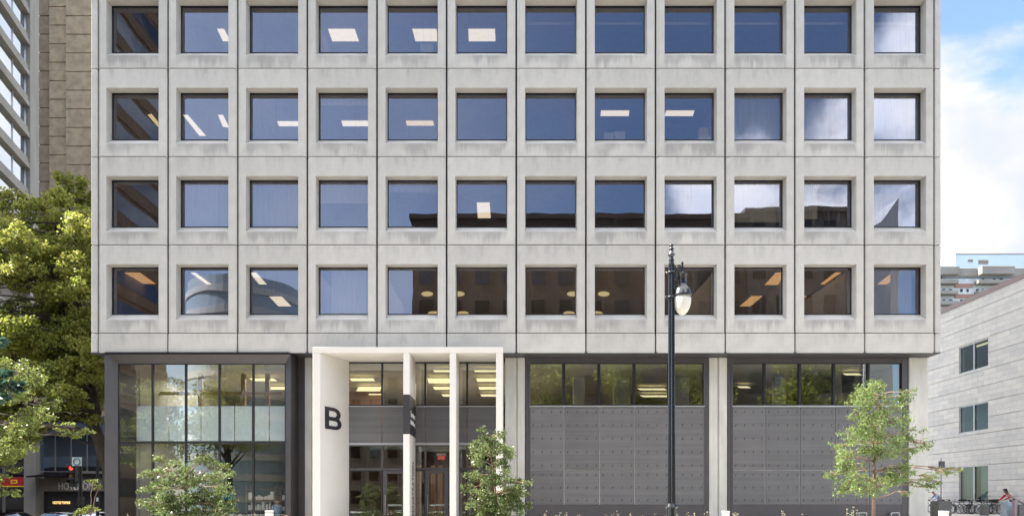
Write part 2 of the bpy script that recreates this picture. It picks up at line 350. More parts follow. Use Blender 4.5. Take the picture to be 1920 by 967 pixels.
def text_mesh(name, body, material, size, parent, mtx, extrude=.004, offset=0.0, fit=None, spacing=1.0):
    cu = bpy.data.curves.new(name, 'FONT'); cu.body = body; cu.size = size; cu.extrude = extrude; cu.offset = offset; cu.space_character = spacing
    tmp = bpy.data.objects.new('tmp', cu); C.objects.link(tmp)
    dg = bpy.context.evaluated_depsgraph_get(); me = bpy.data.meshes.new_from_object(tmp.evaluated_get(dg))
    bpy.data.objects.remove(tmp)
    co = np.array([v.co[:] for v in me.vertices]); mn, mxx = co.min(0), co.max(0)
    co[:, 0] -= mn[0]; co[:, 1] -= mn[1]
    if fit: co[:, 0] *= fit[0] / (mxx[0] - mn[0]); co[:, 1] *= fit[1] / (mxx[1] - mn[1])
    off = root_loc(parent) if parent else Vector()
    for v, q in zip(me.vertices, co): v.co = (mtx @ Vector(q)) - off
    me.update(); me.materials.clear(); me.materials.append(M[material]); me.name = name
    ob = bpy.data.objects.new(name, me); C.objects.link(ob)
    if parent: ob.parent = parent
    return ob
def basis(o, x, y, z):
    m = Matrix(); 
    for i, v in enumerate((x, y, z)):
        v = Vector(v).normalized()
        for j in range(3): m[j][i] = v[j]
    for j in range(3): m[j][3] = o[j]
    return m
ORD = ['first', 'second', 'third', 'fourth', 'fifth', 'sixth', 'seventh', 'eighth', 'ninth', 'tenth', 'eleventh', 'twelfth']
ROWN = ['top', 'second', 'third', 'lowest']

# ------------------------------------------------------------------ ground
def sst(a, b_, x):
    t = max(0, min(1, (x - a) / (b_ - a))); return t * t * (3 - 2 * t)
def terr(x, y): return -.95 * sst(-18, -31, x) + .28 * sst(18, 25, x)
def sheet(name, x0, x1, y0, y1, dz, material, step=3.0, skirt=0.0):
    nx = max(1, int(math.ceil((x1 - x0) / step))); ny = max(1, int(math.ceil((y1 - y0) / step))); mb = MB(); vs = []
    for j in range(ny + 1):
        for i in range(nx + 1):
            x = x0 + (x1 - x0) * i / nx; y = y0 + (y1 - y0) * j / ny; vs.append((x, y, terr(x, y) + dz))
    fs = [(j * (nx + 1) + i, j * (nx + 1) + i + 1, (j + 1) * (nx + 1) + i + 1, (j + 1) * (nx + 1) + i) for j in range(ny) for i in range(nx)]
    mb.add(vs, fs)
    if skirt:
        edge = [(i, 0) for i in range(nx + 1)] + [(nx, j) for j in range(1, ny + 1)] + [(i, ny) for i in range(nx - 1, -1, -1)] + [(0, j) for j in range(ny - 1, 0, -1)]
        top = [vs[j * (nx + 1) + i] for i, j in edge]; n = len(top)
        mb.add(top + [(x, y, z - skirt) for x, y, z in top], [(k, n + k, n + (k + 1) % n, (k + 1) % n) for k in range(n)])
    return tag(mb.build(name, material), kind='structure')
xs = [-1500, -600, -200, -100] + list(range(-60, -16, 4)) + [-14, 0, 16] + list(range(18, 30, 2)) + [60, 200, 600, 1500]
ys = [-1500, -200, -60, 0, 60, 200, 600, 2000]
mb = MB(); vs = [(x, y, terr(x, y) - .16) for y in ys for x in xs]; nx = len(xs)
mb.add(vs, [(j * nx + i, j * nx + i + 1, (j + 1) * nx + i + 1, (j + 1) * nx + i) for j in range(len(ys) - 1) for i in range(nx - 1)])
tag(mb.build('ground', 'ground'), kind='structure')
sheet('road', -120, 120, -9, 5, -.13, 'asphalt'); sheet('side_street', -37, -24, 5, 46, -.13, 'asphalt'); sheet('cross_street', -120, -19, 46, 57.5, -.126, 'asphalt')
sheet('plaza', -19, 36, 6, 62, 0, 'paving', skirt=.13); sheet('pavement', -120, 120, -20, -9, 0, 'paving', skirt=.13)
sheet('hotel_pavement', -120, -22, 58, 62, 0, 'paving', skirt=.13)

# ------------------------------------------------------------------ main building
B = thing('office_building', 'grey precast concrete office block with a grid of square windows above dark glazed ground floor', 'office building', (0, 27, 0))
OFF = Vector((0, 27, 0))
# one precast panel: front ring, chamfered edges, deep splayed window reveal
def panel_mesh():
    g, gz = .036, .017; ow0, ow1, oz0, oz1 = .345, PW - .345, .517, 2.715; iw, iz0, iz1, D = .03, .82, 2.705, .36
    ch = .10; x0, x1, z0, z1 = g, PW - g, gz, PH - gz; mb = MB()
    A = [(x0 + ch, 0, z0), (x1 - ch, 0, z0), (x1 - ch, 0, z1), (x0 + ch, 0, z1)]
    O = [(ow0, 0, oz0), (ow1, 0, oz0), (ow1, 0, oz1), (ow0, 0, oz1)]
    I = [(ow0 + iw, D, iz0), (ow1 - iw, D, iz0), (ow1 - iw, D, iz1), (ow0 + iw, D, iz1)]
    E = [(x0, .05, z0), (x1, .05, z0), (x1, .05, z1), (x0, .05, z1)]
    Bk = [(x0, .15, z0), (x1, .15, z0), (x1, .15, z1), (x0, .15, z1)]
    mb.add(A + O + I + E + Bk, [(0, 1, 5, 4), (1, 2, 6, 5), (2, 3, 7, 6), (3, 0, 4, 7), (4, 5, 9, 8), (5, 6, 10, 9), (6, 7, 11, 10), (7, 4, 8, 11),
        (12, 0, 3, 15), (1, 13, 14, 2), (16, 12, 15, 19), (13, 17, 18, 14), (15, 3, 2, 14, 18, 19), (12, 16, 17, 13, 1, 0)])
    return mb
proto_panel = panel_mesh().build('precast_panel', 'precast', B, off=(0, 0, 0))
band = MB(); bh = 37 * K
band.add([(.028 + .1, 0, 0), (PW - .128, 0, 0), (PW - .128, 0, bh - .014), (.128, 0, bh - .014), (.028, .035, 0), (PW - .028, .035, 0), (PW - .028, .035, bh - .014), (.028, .035, bh - .014), (.028, .15, 0), (PW - .028, .15, 0), (PW - .028, .15, bh - .014), (.028, .15, bh - .014)],
    [(0, 1, 2, 3), (4, 0, 3, 7), (1, 5, 6, 2), (8, 4, 7, 11), (5, 9, 10, 6), (7, 3, 2, 6, 10, 11), (4, 8, 9, 5, 1, 0)])
proto_band = band.build('skirt_panel', 'precast', B, off=(0, 0, 0))
WX0, WX1, WZ0, WZ1 = .375, PW - .375, .82, 2.705
fr = MB(); t_ = .03
fr.box(WX0, WX0 + t_, .33, .42, WZ0, WZ1).box(WX1 - t_, WX1, .33, .42, WZ0, WZ1).box(WX0 + t_, WX1 - t_, .33, .42, WZ0, WZ0 + t_).box(WX0 + t_, WX1 - t_, .33, .42, WZ1 - t_ * 1.3, WZ1)
proto_win = fr.build('window', 'black_steel', B, off=(0, 0, 0))
pane_me = MB().box(WX0 + t_, WX1 - t_, .372, .376, WZ0 + t_, WZ1 - t_)
pn = MB(); pn.add([(WX0 + t_, .37, WZ0 + t_), (WX1 - t_, .37, WZ0 + t_), (WX1 - t_, .37, WZ1 - t_), (WX0 + t_, .37, WZ1 - t_)], [(0, 1, 2, 3)])
proto_pane = pn.build('pane', 'glass_office', proto_win, off=(0, 0, 0))
low_pane = pn.build('pane', 'glass_office_low', None, off=(0, 0, 0)); low_me = low_pane.data; bpy.data.objects.remove(low_pane)
# blinds: (row from top, col) -> (x0, x1, fraction of height it hangs down)
blinds = {(2, 1): (.02, .98, 1), (2, 2): (0, 1, 1), (2, 3): (0, 1, .45), (1, 9): (0, 1, 1), (1, 10): (0, 1, 1), (1, 11): (0, 1, 1), (2, 9): (0, 1, .88), (2, 10): (0, .35, .8), (3, 3): (.22, .95, 1), (3, 11): (.45, .9, 1), (1, 3): (0, 1, .2), (2, 4): (0, 1, .2)}
first = True
for r in range(4):
    for c in range(12):
        lx, lz = PX0 + c * PW, PZ0 + (3 - r) * PH
        if first: pa, wi, pe = proto_panel, proto_win, proto_pane; first = False
        else:
            pa = proto_panel.copy(); wi = proto_win.copy(); pe = proto_pane.copy()
            for q in (pa, wi, pe): C.objects.link(q)
            pe.parent = wi
        for q in (pa, wi): q.location = (lx, 0, lz)
        if r == 3 or c == 0: pe.data = low_me
        if (r, c) in blinds:
            a, b_, hh = blinds[(r, c)]; wd = WX1 - WX0 - .1; mb = MB(); n = 26; vs = []
            zt, zb = WZ1 - .05, WZ1 - .05 - hh * (WZ1 - WZ0 - .1)
            for i in range(n + 1):
                x = WX0 + .05 + wd * (a + (b_ - a) * i / n); y = .50 + .02 * math.sin(i * 1.9 + r + c); vs += [(x, y, zb), (x, y, zt)]
            mb.add(vs, [(2 * i, 2 * i + 2, 2 * i + 3, 2 * i + 1) for i in range(n)])
            mb.build('blind', 'blind', wi, off=(0, 0, 0), smooth=True)
for c in range(12):
    q = proto_band if c == 0 else proto_band.copy()
    if c: C.objects.link(q)
    q.location = (PX0 + c * PW, 0, PZ0 - bh)
ZB = PZ0 - bh; ZT = PZ0 + 4 * PH; XL = X(170, 27); XR = X(1765, 27); PX1 = PX0 + 12 * PW; TOP = 37.0
# end strips at both corners, one course per floor
for (a, b_) in ((XL, PX0 - .028), (PX1 + .028, XR)):
    zz = [ZB, PZ0, PZ0 + PH, PZ0 + 2 * PH, PZ0 + 3 * PH, ZT]
    for i in range(5): MB().box(a, b_, 27.03, 27.5, zz[i] + (.014 if i else 0), zz[i + 1] - .014).build('corner_panel', 'precast', B, bevel=.02)
bk = MB(); bk.box(XL + .05, XR - .05, 27.152, 27.32, ZB + .03, PZ0 + .5)
for i in range(1, 5): bk.box(XL + .05, XR - .05, 27.152, 27.32, PZ0 + i * PH - .25, PZ0 + i * PH + .25)
for c in range(13): bk.box(PX0 + c * PW - .2, PX0 + c * PW + .2, 27.156, 27.316, ZB + .06, ZT)
bk.build('backing_frame', 'joint', B)
MB().box(XL, XR, 27.0, 59, ZT + .3, TOP).build('upper_storeys', 'precast', B)
MB().box(XL, XL + .3, 27.5, 59, ZB, ZT + .3).build('side_wall', 'concrete_pale', B); MB().box(XR - .3, XR, 27.5, 59, ZB, ZT + .3).build('side_wall', 'concrete_pale', B)
MB().box(XL + .3, XR - .3, 58.7, 59, 0, ZT + .3).build('rear_wall', 'concrete_pale', B)
MB().box(XL + .02, XR - .02, 27.02, 29.0, ZB - .02, ZB + .028).build('soffit', 'dark_steel', B)
# storeys inside
FY = 36.5
for i in range(5):
    z = PZ0 + i * PH
    MB().box(XL + .3, XR - .3, 27.33, FY, z - .45 if i else ZB + .03, z + .12).build('floor_slab', 'ceil_room', B)
MB().box(XL + .3, XR - .3, FY, FY + .2, PZ0, ZT).build('inner_wall', 'wall_room', B)
for r, js in enumerate([(1, 3, 5, 8, 11), (2, 5, 7, 9), (1, 4, 6, 8, 11), (1, 3, 4, 9, 11)]):
    z = PZ0 + (3 - r) * PH
    for j in js:
        x = PX0 + j * PW
        MB().box(x - .06, x + .06, 27.5, FY, z + .12, z + PH - .45).build('partition_wall', 'wall_room', B)
for c in range(6, 12):
    z_ = Z(45, 27.75); MB().box(PX0 + c * PW + WX0 + .05, PX0 + c * PW + WX1 - .05, 27.72, 27.78, z_ - .03, z_ + .04).build('blind_headrail', 'tower_pale', B)
# ceiling lights of the offices, each on its real ceiling
def ceil_quad(pts, zc):
    out = []
    for px, py in pts:
        Y = (zc - H) * F / (HY - py); out.append((X(px, Y), Y, zc))
    return out
def clight(name, pts, r, label, material='light_warm', group='office ceiling lights', zc=None):
    zc = zc if zc is not None else PZ0 + (3 - r) * PH + PH - .45 - .004
    q = ceil_quad(pts, zc - .03); cx = sum(v[0] for v in q) / len(q); cy = sum(v[1] for v in q) / len(q)
    t = thing(name, label, 'ceiling light', (cx, cy, zc), group=group); n = len(q)
    MB().add([(x, y, zc - .03) for x, y, _ in q] + [(x, y, zc) for x, y, _ in q], [tuple(range(n)), tuple(range(n, 2 * n))[::-1]] + [(i, (i + 1) % n, n + (i + 1) % n, n + i) for i in range(n)]).build('diffuser', material, t)
    # slim metal rim round the diffuser
    mb = MB(); e = 1.04
    o1 = [(cx + (x - cx) * e, cy + (y - cy) * e) for x, y, _ in q]
    mb.add([(x, y, zc - .02) for x, y, _ in q] + [(x, y, zc - .02) for x, y in o1] + [(x, y, zc - .001) for x, y in o1], [(i, (i + 1) % n, n + (i + 1) % n, n + i) for i in range(n)] + [(n + i, n + (i + 1) % n, 2 * n + (i + 1) % n, 2 * n + i) for i in range(n)])
    mb.build('rim', 'ceil_room', t)
    return t
def rect(x0, x1, y0, y1, sk=0): return [(x0 + sk, y1), (x1 + sk, y1), (x1, y0), (x0, y0)]
LT = [
 (0, 1, [(350, 78), (365, 78), (355, 56), (346, 56)], 'light_white', ''), (0, 1, [(418, 78), (432, 78), (420, 55), (407, 55)], 'light_white', 'right hand '),
 (0, 3, rect(615, 665, 55, 78, 8), 'light_white', ''), (0, 4, rect(773, 818, 55, 78, 6), 'light_white', ''), (0, 5, rect(878, 928, 55, 78, 1), 'light_white', ''),
 (1, 0, [(296, 238), (300, 234), (284, 214), (277, 216)], 'light_warm', ''), (1, 1, [(374, 255), (386, 255), (352, 216), (343, 216)], 'light_white', 'long left hand '), (1, 1, [(418, 238), (430, 240), (418, 216), (409, 216)], 'light_white', 'right hand '),
 (1, 2, rect(520, 560, 228, 237, 3), 'light_white', ''), (1, 3, rect(640, 690, 227, 237, 3), 'light_white', ''), (1, 4, rect(761, 812, 227, 236, 2), 'light_warm', ''),
 (1, 7, rect(1127, 1180, 208, 218, -1), 'light_white', ''), (1, 8, rect(1249, 1302, 208, 218, -3), 'light_white', ''),
 (2, 5, rect(894, 918, 380, 409, 2), 'light_white', ''),
 (3, 0, [(262, 532), (292, 532), (262, 511), (228, 511)], 'light_orange', ''), (3, 1, [(371, 533), (396, 533), (366, 511), (344, 511)], 'light_white', 'upper '), (3, 1, [(342, 571), (356, 571), (346, 562), (338, 562)], 'light_warm', 'lower '),
 (3, 2, [(486, 533), (500, 533), (480, 511), (468, 511)], 'light_white', 'upper '), (3, 2, [(522, 574), (546, 574), (528, 556), (505, 556)], 'light_white', 'lower '),
 (3, 9, [(1387, 574), (1407, 574), (1430, 555), (1409, 555)], 'light_orange', 'left hand '), (3, 9, [(1434, 534), (1458, 534), (1474, 511), (1455, 511)], 'light_orange', 'right hand '),
 (3, 10, [(1538, 533), (1566, 533), (1590, 511), (1566, 511)], 'light_orange', 'upper '), (3, 10, [(1500, 572), (1512, 572), (1528, 555), (1508, 555)], 'light_orange', 'lower left '), (3, 10, [(1578, 572), (1592, 572), (1600, 560), (1590, 560)], 'light_orange', 'lower right '),
 (3, 11, [(1645, 533), (1662, 533), (1692, 512), (1672, 512)], 'light_orange', '')]
for r, c, pts, ml, side in LT:
    clight('ceiling_light', pts, r, f'{side}rectangular ceiling light behind {ORD[c]} window from left, {ROWN[r]} row', ml)
def ell(cx, cy, rx, ry): return [(cx + rx * math.cos(a), cy - ry * math.sin(a)) for a in [2 * math.pi * i / 16 for i in range(16)]]
for r, c, cx, cy, side in [(3, 4, 801, 551, 'upper '), (3, 4, 813, 588, 'lower '), (3, 5, 860, 551, 'upper '), (3, 5, 868, 588, 'lower '), (3, 6, 1074, 551, 'upper '), (3, 6, 1067, 588, 'lower '), (3, 7, 1132, 551, 'upper '), (3, 7, 1119, 588, 'lower ')]:
    clight('round_ceiling_light', ell(cx, cy, 11, 4.5), r, f'{side}round yellow ceiling light behind {ORD[c]} window from left, lowest row', 'light_yellow', 'round ceiling lights of the lowest office row')
# small things standing behind the office windows
def shelfbox(px0, px1, py0, r, c, name, label, cat, material):
    z0 = PZ0 + (3 - r) * PH + WZ0 + .03; Y = 27.75; x0, x1 = X(px0, Y), X(px1, Y); z1 = Z(py0, Y); cx = (x0 + x1) / 2
    t = thing(name, label, cat, (cx, Y, z0)); MB().box(x0, x1, Y - .12, Y + .15, z0, z1 - .04).build('body', material, t, bevel=.006)
    MB().box(x0 - .01, x1 + .01, Y - .13, Y + .16, z1 - .04, z1).build('lid', material, t); return t
shelfbox(1132, 1150, 252, 1, 7, 'storage_box', 'left white cardboard box on the sill of the eighth window of the second row', 'box', 'cardboard_white')
shelfbox(1152, 1171, 250, 1, 7, 'storage_box', 'right white cardboard box on the sill of the eighth window of the second row', 'box', 'cardboard_white')
shelfbox(1310, 1327, 243, 1, 8, 'file_holder', 'yellow file holder on the sill of the ninth window of the second row', 'file holder', 'yellow')
shelfbox(789, 812, 86, 0, 4, 'storage_box', 'pale box behind the fifth window of the top row', 'box', 'cardboard_white')
for r in range(4):                                   # window ledges behind the panes
    z = PZ0 + (3 - r) * PH + WZ0
    MB().box(XL + .35, XR - .35, 27.46, 27.95, z - .05, z + .03).build('window_ledge', 'wall_room', B)

# ------------------------------------------------------------------ ground floor of the main building
YB = 27.9; KB = YB / F; zc_ = ZB - .02
def xb(px): return X(px, YB)
def zb(py): return Z(py, YB)
def pilaster(p0, p1, groove=None):
    a, b_ = X(p0, 27.8), X(p1, 27.8); q = MB()
    if groove:
        g = X(groove, 27.8); q.prism([(a, 27.8), (g - .03, 27.8), (g - .03, 27.87), (g + .03, 27.87), (g + .03, 27.8), (b_, 27.8), (b_, 28.5), (a, 28.5)], 0, ZB - .02)
    else: q.prism([(a, 27.8), (b_, 27.8), (b_, 28.5), (a, 28.5)], 0, ZB - .02)
    q.build('pilaster', 'concrete_pale', B, bevel=.015)
pilaster(571.5, 584.5); pilaster(947, 984, 969); pilaster(1330, 1363.5, 1347)
# corner pilaster returns deep along the side street
q = MB(); a, b_ = X(1705, 27.8), X(1740, 27.8); q.prism([(a, 27.8), (b_, 27.8), (b_, 29.2), (a, 29.2)], 0, ZB - .02); q.build('pilaster', 'concrete_pale', B, bevel=.015)
MB().box(b_ - .5, b_ - .1, 29.2, 58.7, 0, ZB - .02).build('side_wall', 'concrete_pale', B)
MB().box(X(215, 28), X(215, 28) + .4, 28.8, 58.7, 0, ZB - .02).build('side_wall', 'concrete_pale', B)
# glazed bay with perforated cladding
def bay(p0, p1, g0, g1, mulls, joints):
    x0, x1 = xb(p0), xb(p1); q = MB(); zt = ZB - .02; a, b_ = xb(g0), xb(g1)
    q.box(x0, a, 27.86, 28.1, 0, zt); q.box(b_, x1, 27.86, 28.1, 0, zt); q.box(a, b_, 27.86, 28.1, zb(680), zt)
    q.build('bay_frame', 'dark_steel', B, bevel=.01)
    q = MB(); q.box(a - .04, a + .03, 27.83, 27.858, 0, zb(678)); q.box(b_ - .03, b_ + .04, 27.83, 27.858, 0, zb(678)); q.box(a + .03, b_ - .03, 27.83, 27.858, zb(680.5), zb(678)); q.build('frame_trim', 'dark_steel', B)
    ed = [g0] + mulls + [g1]
    for i in range(len(ed) - 1):
        u0, u1 = xb(ed[i]) + (.03 if i else 0), xb(ed[i + 1]) - (.03 if i < len(ed) - 2 else 0)
        wf = MB().box(u0, u1, 27.9, 27.98, zb(760) , zb(760) + .05); wf.box(u0, u1, 27.9, 27.98, zb(680) - .04, zb(680)); wf.box(u0, u0 + .03, 27.9, 27.98, zb(760) + .05, zb(680) - .04); wf.box(u1 - .03, u1, 27.9, 27.98, zb(760) + .05, zb(680) - .04)
        wf = wf.build('window', 'black_steel', B)
        MB().add([(u0 + .03, 27.94, zb(760) + .05), (u1 - .03, 27.94, zb(760) + .05), (u1 - .03, 27.94, zb(680) - .04), (u0 + .03, 27.94, zb(680) - .04)], [(0, 1, 2, 3)]).build('pane', 'glass_shop', wf)
    for m_ in mulls: MB().box(xb(m_) - .035, xb(m_) + .035, 27.87, 28.0, zb(760), zb(680)).build('mullion', 'black_steel', B)
    MB().box(a, b_, 27.8, 27.95, zb(763), zb(760.3)).build('sill_rail', 'alu', B)
    ej = [g0] + joints + [g1]
    for i in range(len(ej) - 1):
        for (za, zz_) in ((zb(881) + .012, zb(763.4)), (zb(945), zb(881) - .012)):
            u0, u1 = xb(ej[i]) + .02, xb(ej[i + 1]) - .02
            pm = MB().box(u0, u1, 27.83, 27.86, za, zz_).build('mesh_panel', 'perforated', B)
            cm = MB(); nz_ = 5 if zz_ > zb(800) else 3
            for ii in range(4):
                for jj in range(nz_):
                    cx_ = u0 + .12 + (u1 - u0 - .24) * ii / 3; cz_ = za + .18 + (zz_ - za - .36) * jj / (nz_ - 1)
                    cm.add([(cx_ - .03, 27.824, cz_ - .045), (cx_ - .005, 27.824, cz_ - .05), (cx_ + .035, 27.824, cz_ + .045), (cx_ + .01, 27.824, cz_ + .05)], [(0, 1, 2, 3)])
            me_ = pm.data; me_.materials.append(M['black_steel']); bm_ = bmesh.new(); bm_.from_mesh(me_); ol = root_loc(B)
            for f_ in cm.f:
                bf = bm_.faces.new([bm_.verts.new((cm.v[k_][0] - ol.x, cm.v[k_][1] - ol.y, cm.v[k_][2] - ol.z)) for k_ in f_]); bf.material_index = 1
            bm_.to_mesh(me_); bm_.free()
    rl = MB(); rl.box(a + .03, b_ - .03, 27.862, 27.868, zb(945), zb(763)); rl.build('backing_sheet', 'alu', B)
    MB().box(a, b_, 27.84, 27.9, 0, zb(945) - .006).build('base_panel', 'dark_steel', B)
bay(985, 1329.5, 993, 1320, [1057, 1123, 1189, 1254], [1057.5, 1124, 1190, 1255])
bay(1364, 1704.5, 1372, 1691, [1433, 1499, 1563, 1628], [1434, 1499, 1564, 1628])
# projecting dark steel shop window
sx0, sx1 = X(196, 26.95), X(545, 26.95); bt = Z(663, 26.95); gy = 27.25
gx0, gx1, gt = X(221, gy), X(535.5, gy), Z(681, gy)
q = MB()
def splay(q):
    # front outer edge to recessed glass line: splayed jambs and head, plus flanks
    q.add([(sx0, 26.95, -.9), (sx0, 26.95, bt), (sx1, 26.95, bt), (sx1, 26.95, -.02), (gx0, gy, -.9), (gx0, gy, gt), (gx1, gy, gt), (gx1, gy, -.02), (sx0, 28.8, -.9), (sx0, 28.8, bt), (sx1, 28.8, bt), (sx1, 28.8, -.02)],
        [(0, 4, 5, 1), (1, 5, 6, 2), (2, 6, 7, 3), (8, 0, 1, 9), (3, 11, 10, 2), (9, 1, 2, 10)])
splay(q); q.box(gx0 - .22, gx0 - .06, gy + .02, 28.7, 0, gt); q.box(gx1 + .06, gx1 + .2, gy + .02, 28.7, 0, gt)
q.build('shop_window_surround', 'dark_steel', B)
MB().box(sx1 + .002, X(571, 27.8), 27.9, 28.3, 0, ZB - .02).build('recess_jamb', 'dark_steel', B)
gr = MB()                                           # ventilation grating above the shop window
for i in range(96):
    x = sx0 + .05 + i * (sx1 - sx0 - .1) / 96; gr.box(x, x + .035, 26.9, 26.94, ZB - .06, ZB + .015)
gr.box(sx0, sx1, 26.942, 26.948, ZB - .08, ZB + .0); gr.build('vent_grating', 'black_steel', B)
edges = [221, 285.5, 348, 411, 474.5, 535.5]
for i in range(5):
    a, b_ = X(edges[i], gy), X(edges[i + 1], gy)
    for (z0, z1) in ((0.02, Z(829, gy)), (Z(829, gy), gt)):
        f_ = MB().box(a, a + .035, gy, gy + .1, z0, z1).box(b_ - .035, b_, gy, gy + .1, z0, z1).box(a + .035, b_ - .035, gy, gy + .1, z0, z0 + .035).box(a + .035, b_ - .035, gy, gy + .1, z1 - .035, z1).build('window', 'black_steel', B)
        MB().add([(a + .03, gy + .05, z0 + .03), (b_ - .03, gy + .05, z0 + .03), (b_ - .03, gy + .05, z1 - .03), (a + .03, gy + .05, z1 - .03)], [(0, 1, 2, 3)]).build('pane', 'glass_shop', f_)
# shop inside: frosted screen, timber posts, rails
for i, (a, b_) in enumerate([(257, 286), (287, 317), (318, 347), (349, 377), (378, 410), (412, 440), (441, 473), (475, 505), (506, 536)]):
    MB().box(X(a, 28.4), X(b_, 28.4) - .015, 28.38, 28.4, Z(826, 28.4), Z(761, 28.4)).build('frosted_screen', 'frost', B)
for px in (243, 273, 377, 457, 502): MB().box(X(px, 31) - .09, X(px, 31) + .09, 30.9, 31.1, 4.2 if px > 260 else 0, 6.9).build('timber_post', 'wood', B)
MB().box(X(240, 31), X(530, 31), 30.85, 30.898, Z(741, 31), Z(735, 31)).build('timber_beam', 'wood', B)
for px in (222, 243, 262): MB().box(X(px, 29.2) - .07, X(px, 29.2) + .07, 29.1, 29.25, 0, 6.9).build('white_post', 'concrete_pale', B)
# floors, ceilings, walls behind the ground floor glass
GX0, GX1 = X(215, 28) + .42, X(1740, 27.8) - .52
MB().box(GX0, GX1, 28.55, 42, 6.93, 6.975).build('hall_ceiling', 'ceil_room', B)
MB().box(GX0, xb(585), 29.3, 42, 4.0, 4.2).build('mezzanine_floor', 'ceil_room', B)
MB().box(xb(586), GX1, 28.12, 42, 4.0, 4.2).build('mezzanine_floor', 'ceil_room', B)
MB().box(GX0, GX1, 42, 42.2, 0, 6.93).build('hall_rear_wall', 'wall_brown', B)
MB().box(GX0, GX1, 27.92, 42, .004, .02).build('hall_floor', 'floor_room', B)
MB().box(-9.2, -9.05, 28.9, 42, .02, 3.995).build('partition_wall', 'wall_brown', B); MB().box(-.2, -.05, 28.2, 42, .02, 3.995).build('partition_wall', 'wall_brown', B)
MB().box(xb(725), xb(752), 32.2, 32.4, 4.21, 6.92).build('timber_partition', 'wood', B); MB().box(X(655, 36), X(720, 36), 36, 36.1, 4.21, 6.92).build('timber_partition', 'wood', B)
for k, (a, b_) in enumerate([(1075, 1095), (1150, 1180), (1255, 1290), (1450, 1470), (1620, 1650)]): MB().box(X(a, 32), X(b_, 32), 31.8, 32.2, 4.21, 6.92).build('hall_column', 'concrete_pale', B)
ZH = 6.93
def hall(px0, px1, y0, y1, sk, label): clight('linear_ceiling_light', rect(px0, px1, y0, y1, sk), 0, label, 'light_yellow', 'linear lights of the upper hall', zc=ZH - .15)
for i, (a, b_, yy0, yy1, sk) in enumerate([(656, 700, 709, 714, 3), (672, 716, 725, 733, -4), (692, 716, 738, 743, -3)]):
    hall(a, b_, yy0, yy1, sk, f'{ORD[i]} lit linear light from the front behind the glazing left of the banded portal pier')
for i, (a, b_, yy0, yy1) in enumerate([(812, 843, 694, 697), (801, 843, 709, 718), (812, 843, 725, 730), (828, 843, 739, 743)]):
    hall(a, b_, yy0, yy1, 3, f'{ORD[i]} lit linear light from the front right of the banded portal pier')
for i, (a, b_, yy0, yy1) in enumerate([(889, 932, 694, 697), (893, 932, 709, 715), (897, 932, 725, 730), (901, 932, 739, 743)]):
    hall(a, b_, yy0, yy1, 2, f'{ORD[i]} lit linear light from the front beside the right hand portal pier')
for i, (a, b_, yy0, yy1, sk) in enumerate([(467, 512, 709, 714, 8), (501, 535, 725, 730, 4)]): hall(a, b_, yy0, yy1, sk, f'{("near", "far")[i]} lit linear light behind the right panes of the dark steel shop window')
for i, (a, b_, yy0, yy1) in enumerate([(1195, 1245, 728, 731), (1200, 1250, 741, 744), (1382, 1402, 724, 727), (1580, 1610, 700, 703)]):
    hall(a, b_, yy0, yy1, 6, ('near lit linear light behind the fourth pane of the left perforated bay', 'far lit linear light behind the fourth pane of the left perforated bay', 'lit linear light behind the first pane of the right perforated bay', 'lit linear light behind the fourth pane of the right perforated bay')[i])
# ducts under the lobby ceiling
for k, (x, y) in enumerate([(-5.2, 30), (-3.2, 31.2), (-1.6, 30.3)]):
    d = MB().tube([(x - .9, y, 3.6), (x + .9, y, 3.6)], .2, 14).build('air_duct', 'duct', B, smooth=False)
# portal
yp, kp = 26.2, 26.2 / F; pz = Z(661, yp); ptop = Z(650, yp)
def xp(px): return X(px, yp)
MB().box(xp(586), xp(943), yp, 27.88, pz, ptop).build('portal_lintel', 'white_portal', B, bevel=.012)
splx = xb(655)
pier = MB().prism([(xp(586), yp), (xp(600), yp), (splx, 27.88), (xp(586), 27.88)], 0, pz - .003).build('portal_pier', 'white_portal', B, bevel=.012)
lbl(pier, 'wide splayed white pier carrying the black letter B')
mid = MB().box(xp(756), xp(768), yp, 27.88, 0, pz - .003).build('portal_pier', 'white_portal', B, bevel=.012); lbl(mid, 'slim white pier with a dark band and small lettering')
MB().box(xp(843), xp(855), yp, 27.88, 0, pz - .003).build('portal_pier', 'white_portal', B, bevel=.012)
MB().box(xp(930), xp(943), yp, 27.88, 0, pz - .003).build('portal_pier', 'white_portal', B, bevel=.012)
d = Vector((splx - xp(600), 27.88 - yp, 0)); nrm = Vector((d.y, -d.x, 0)).normalized(); o_ = Vector((xp(600), yp, 0)) + d * .156 + nrm * .006; o_.z = 4.03 - .06
lb_ = MB(); bx_, bz_ = 1.02 / .60, 1.0
def lp(x, z, e=0): v = o_ + d.normalized() * x * bx_ + nrm * (.016 + e) + Vector((0, 0, z)); return tuple(v)
def lslab(poly, e=0):
    n_ = len(poly); lb_.add([lp(x, z, e) for x, z in poly] + [lp(x, z, -.02) for x, z in poly], [tuple(range(n_)), tuple(range(n_, 2 * n_))[::-1]] + [(i, (i + 1) % n_, n_ + (i + 1) % n_, n_ + i) for i in range(n_)])
lslab([(0, 0), (.14, 0), (.14, .86), (0, .86)])
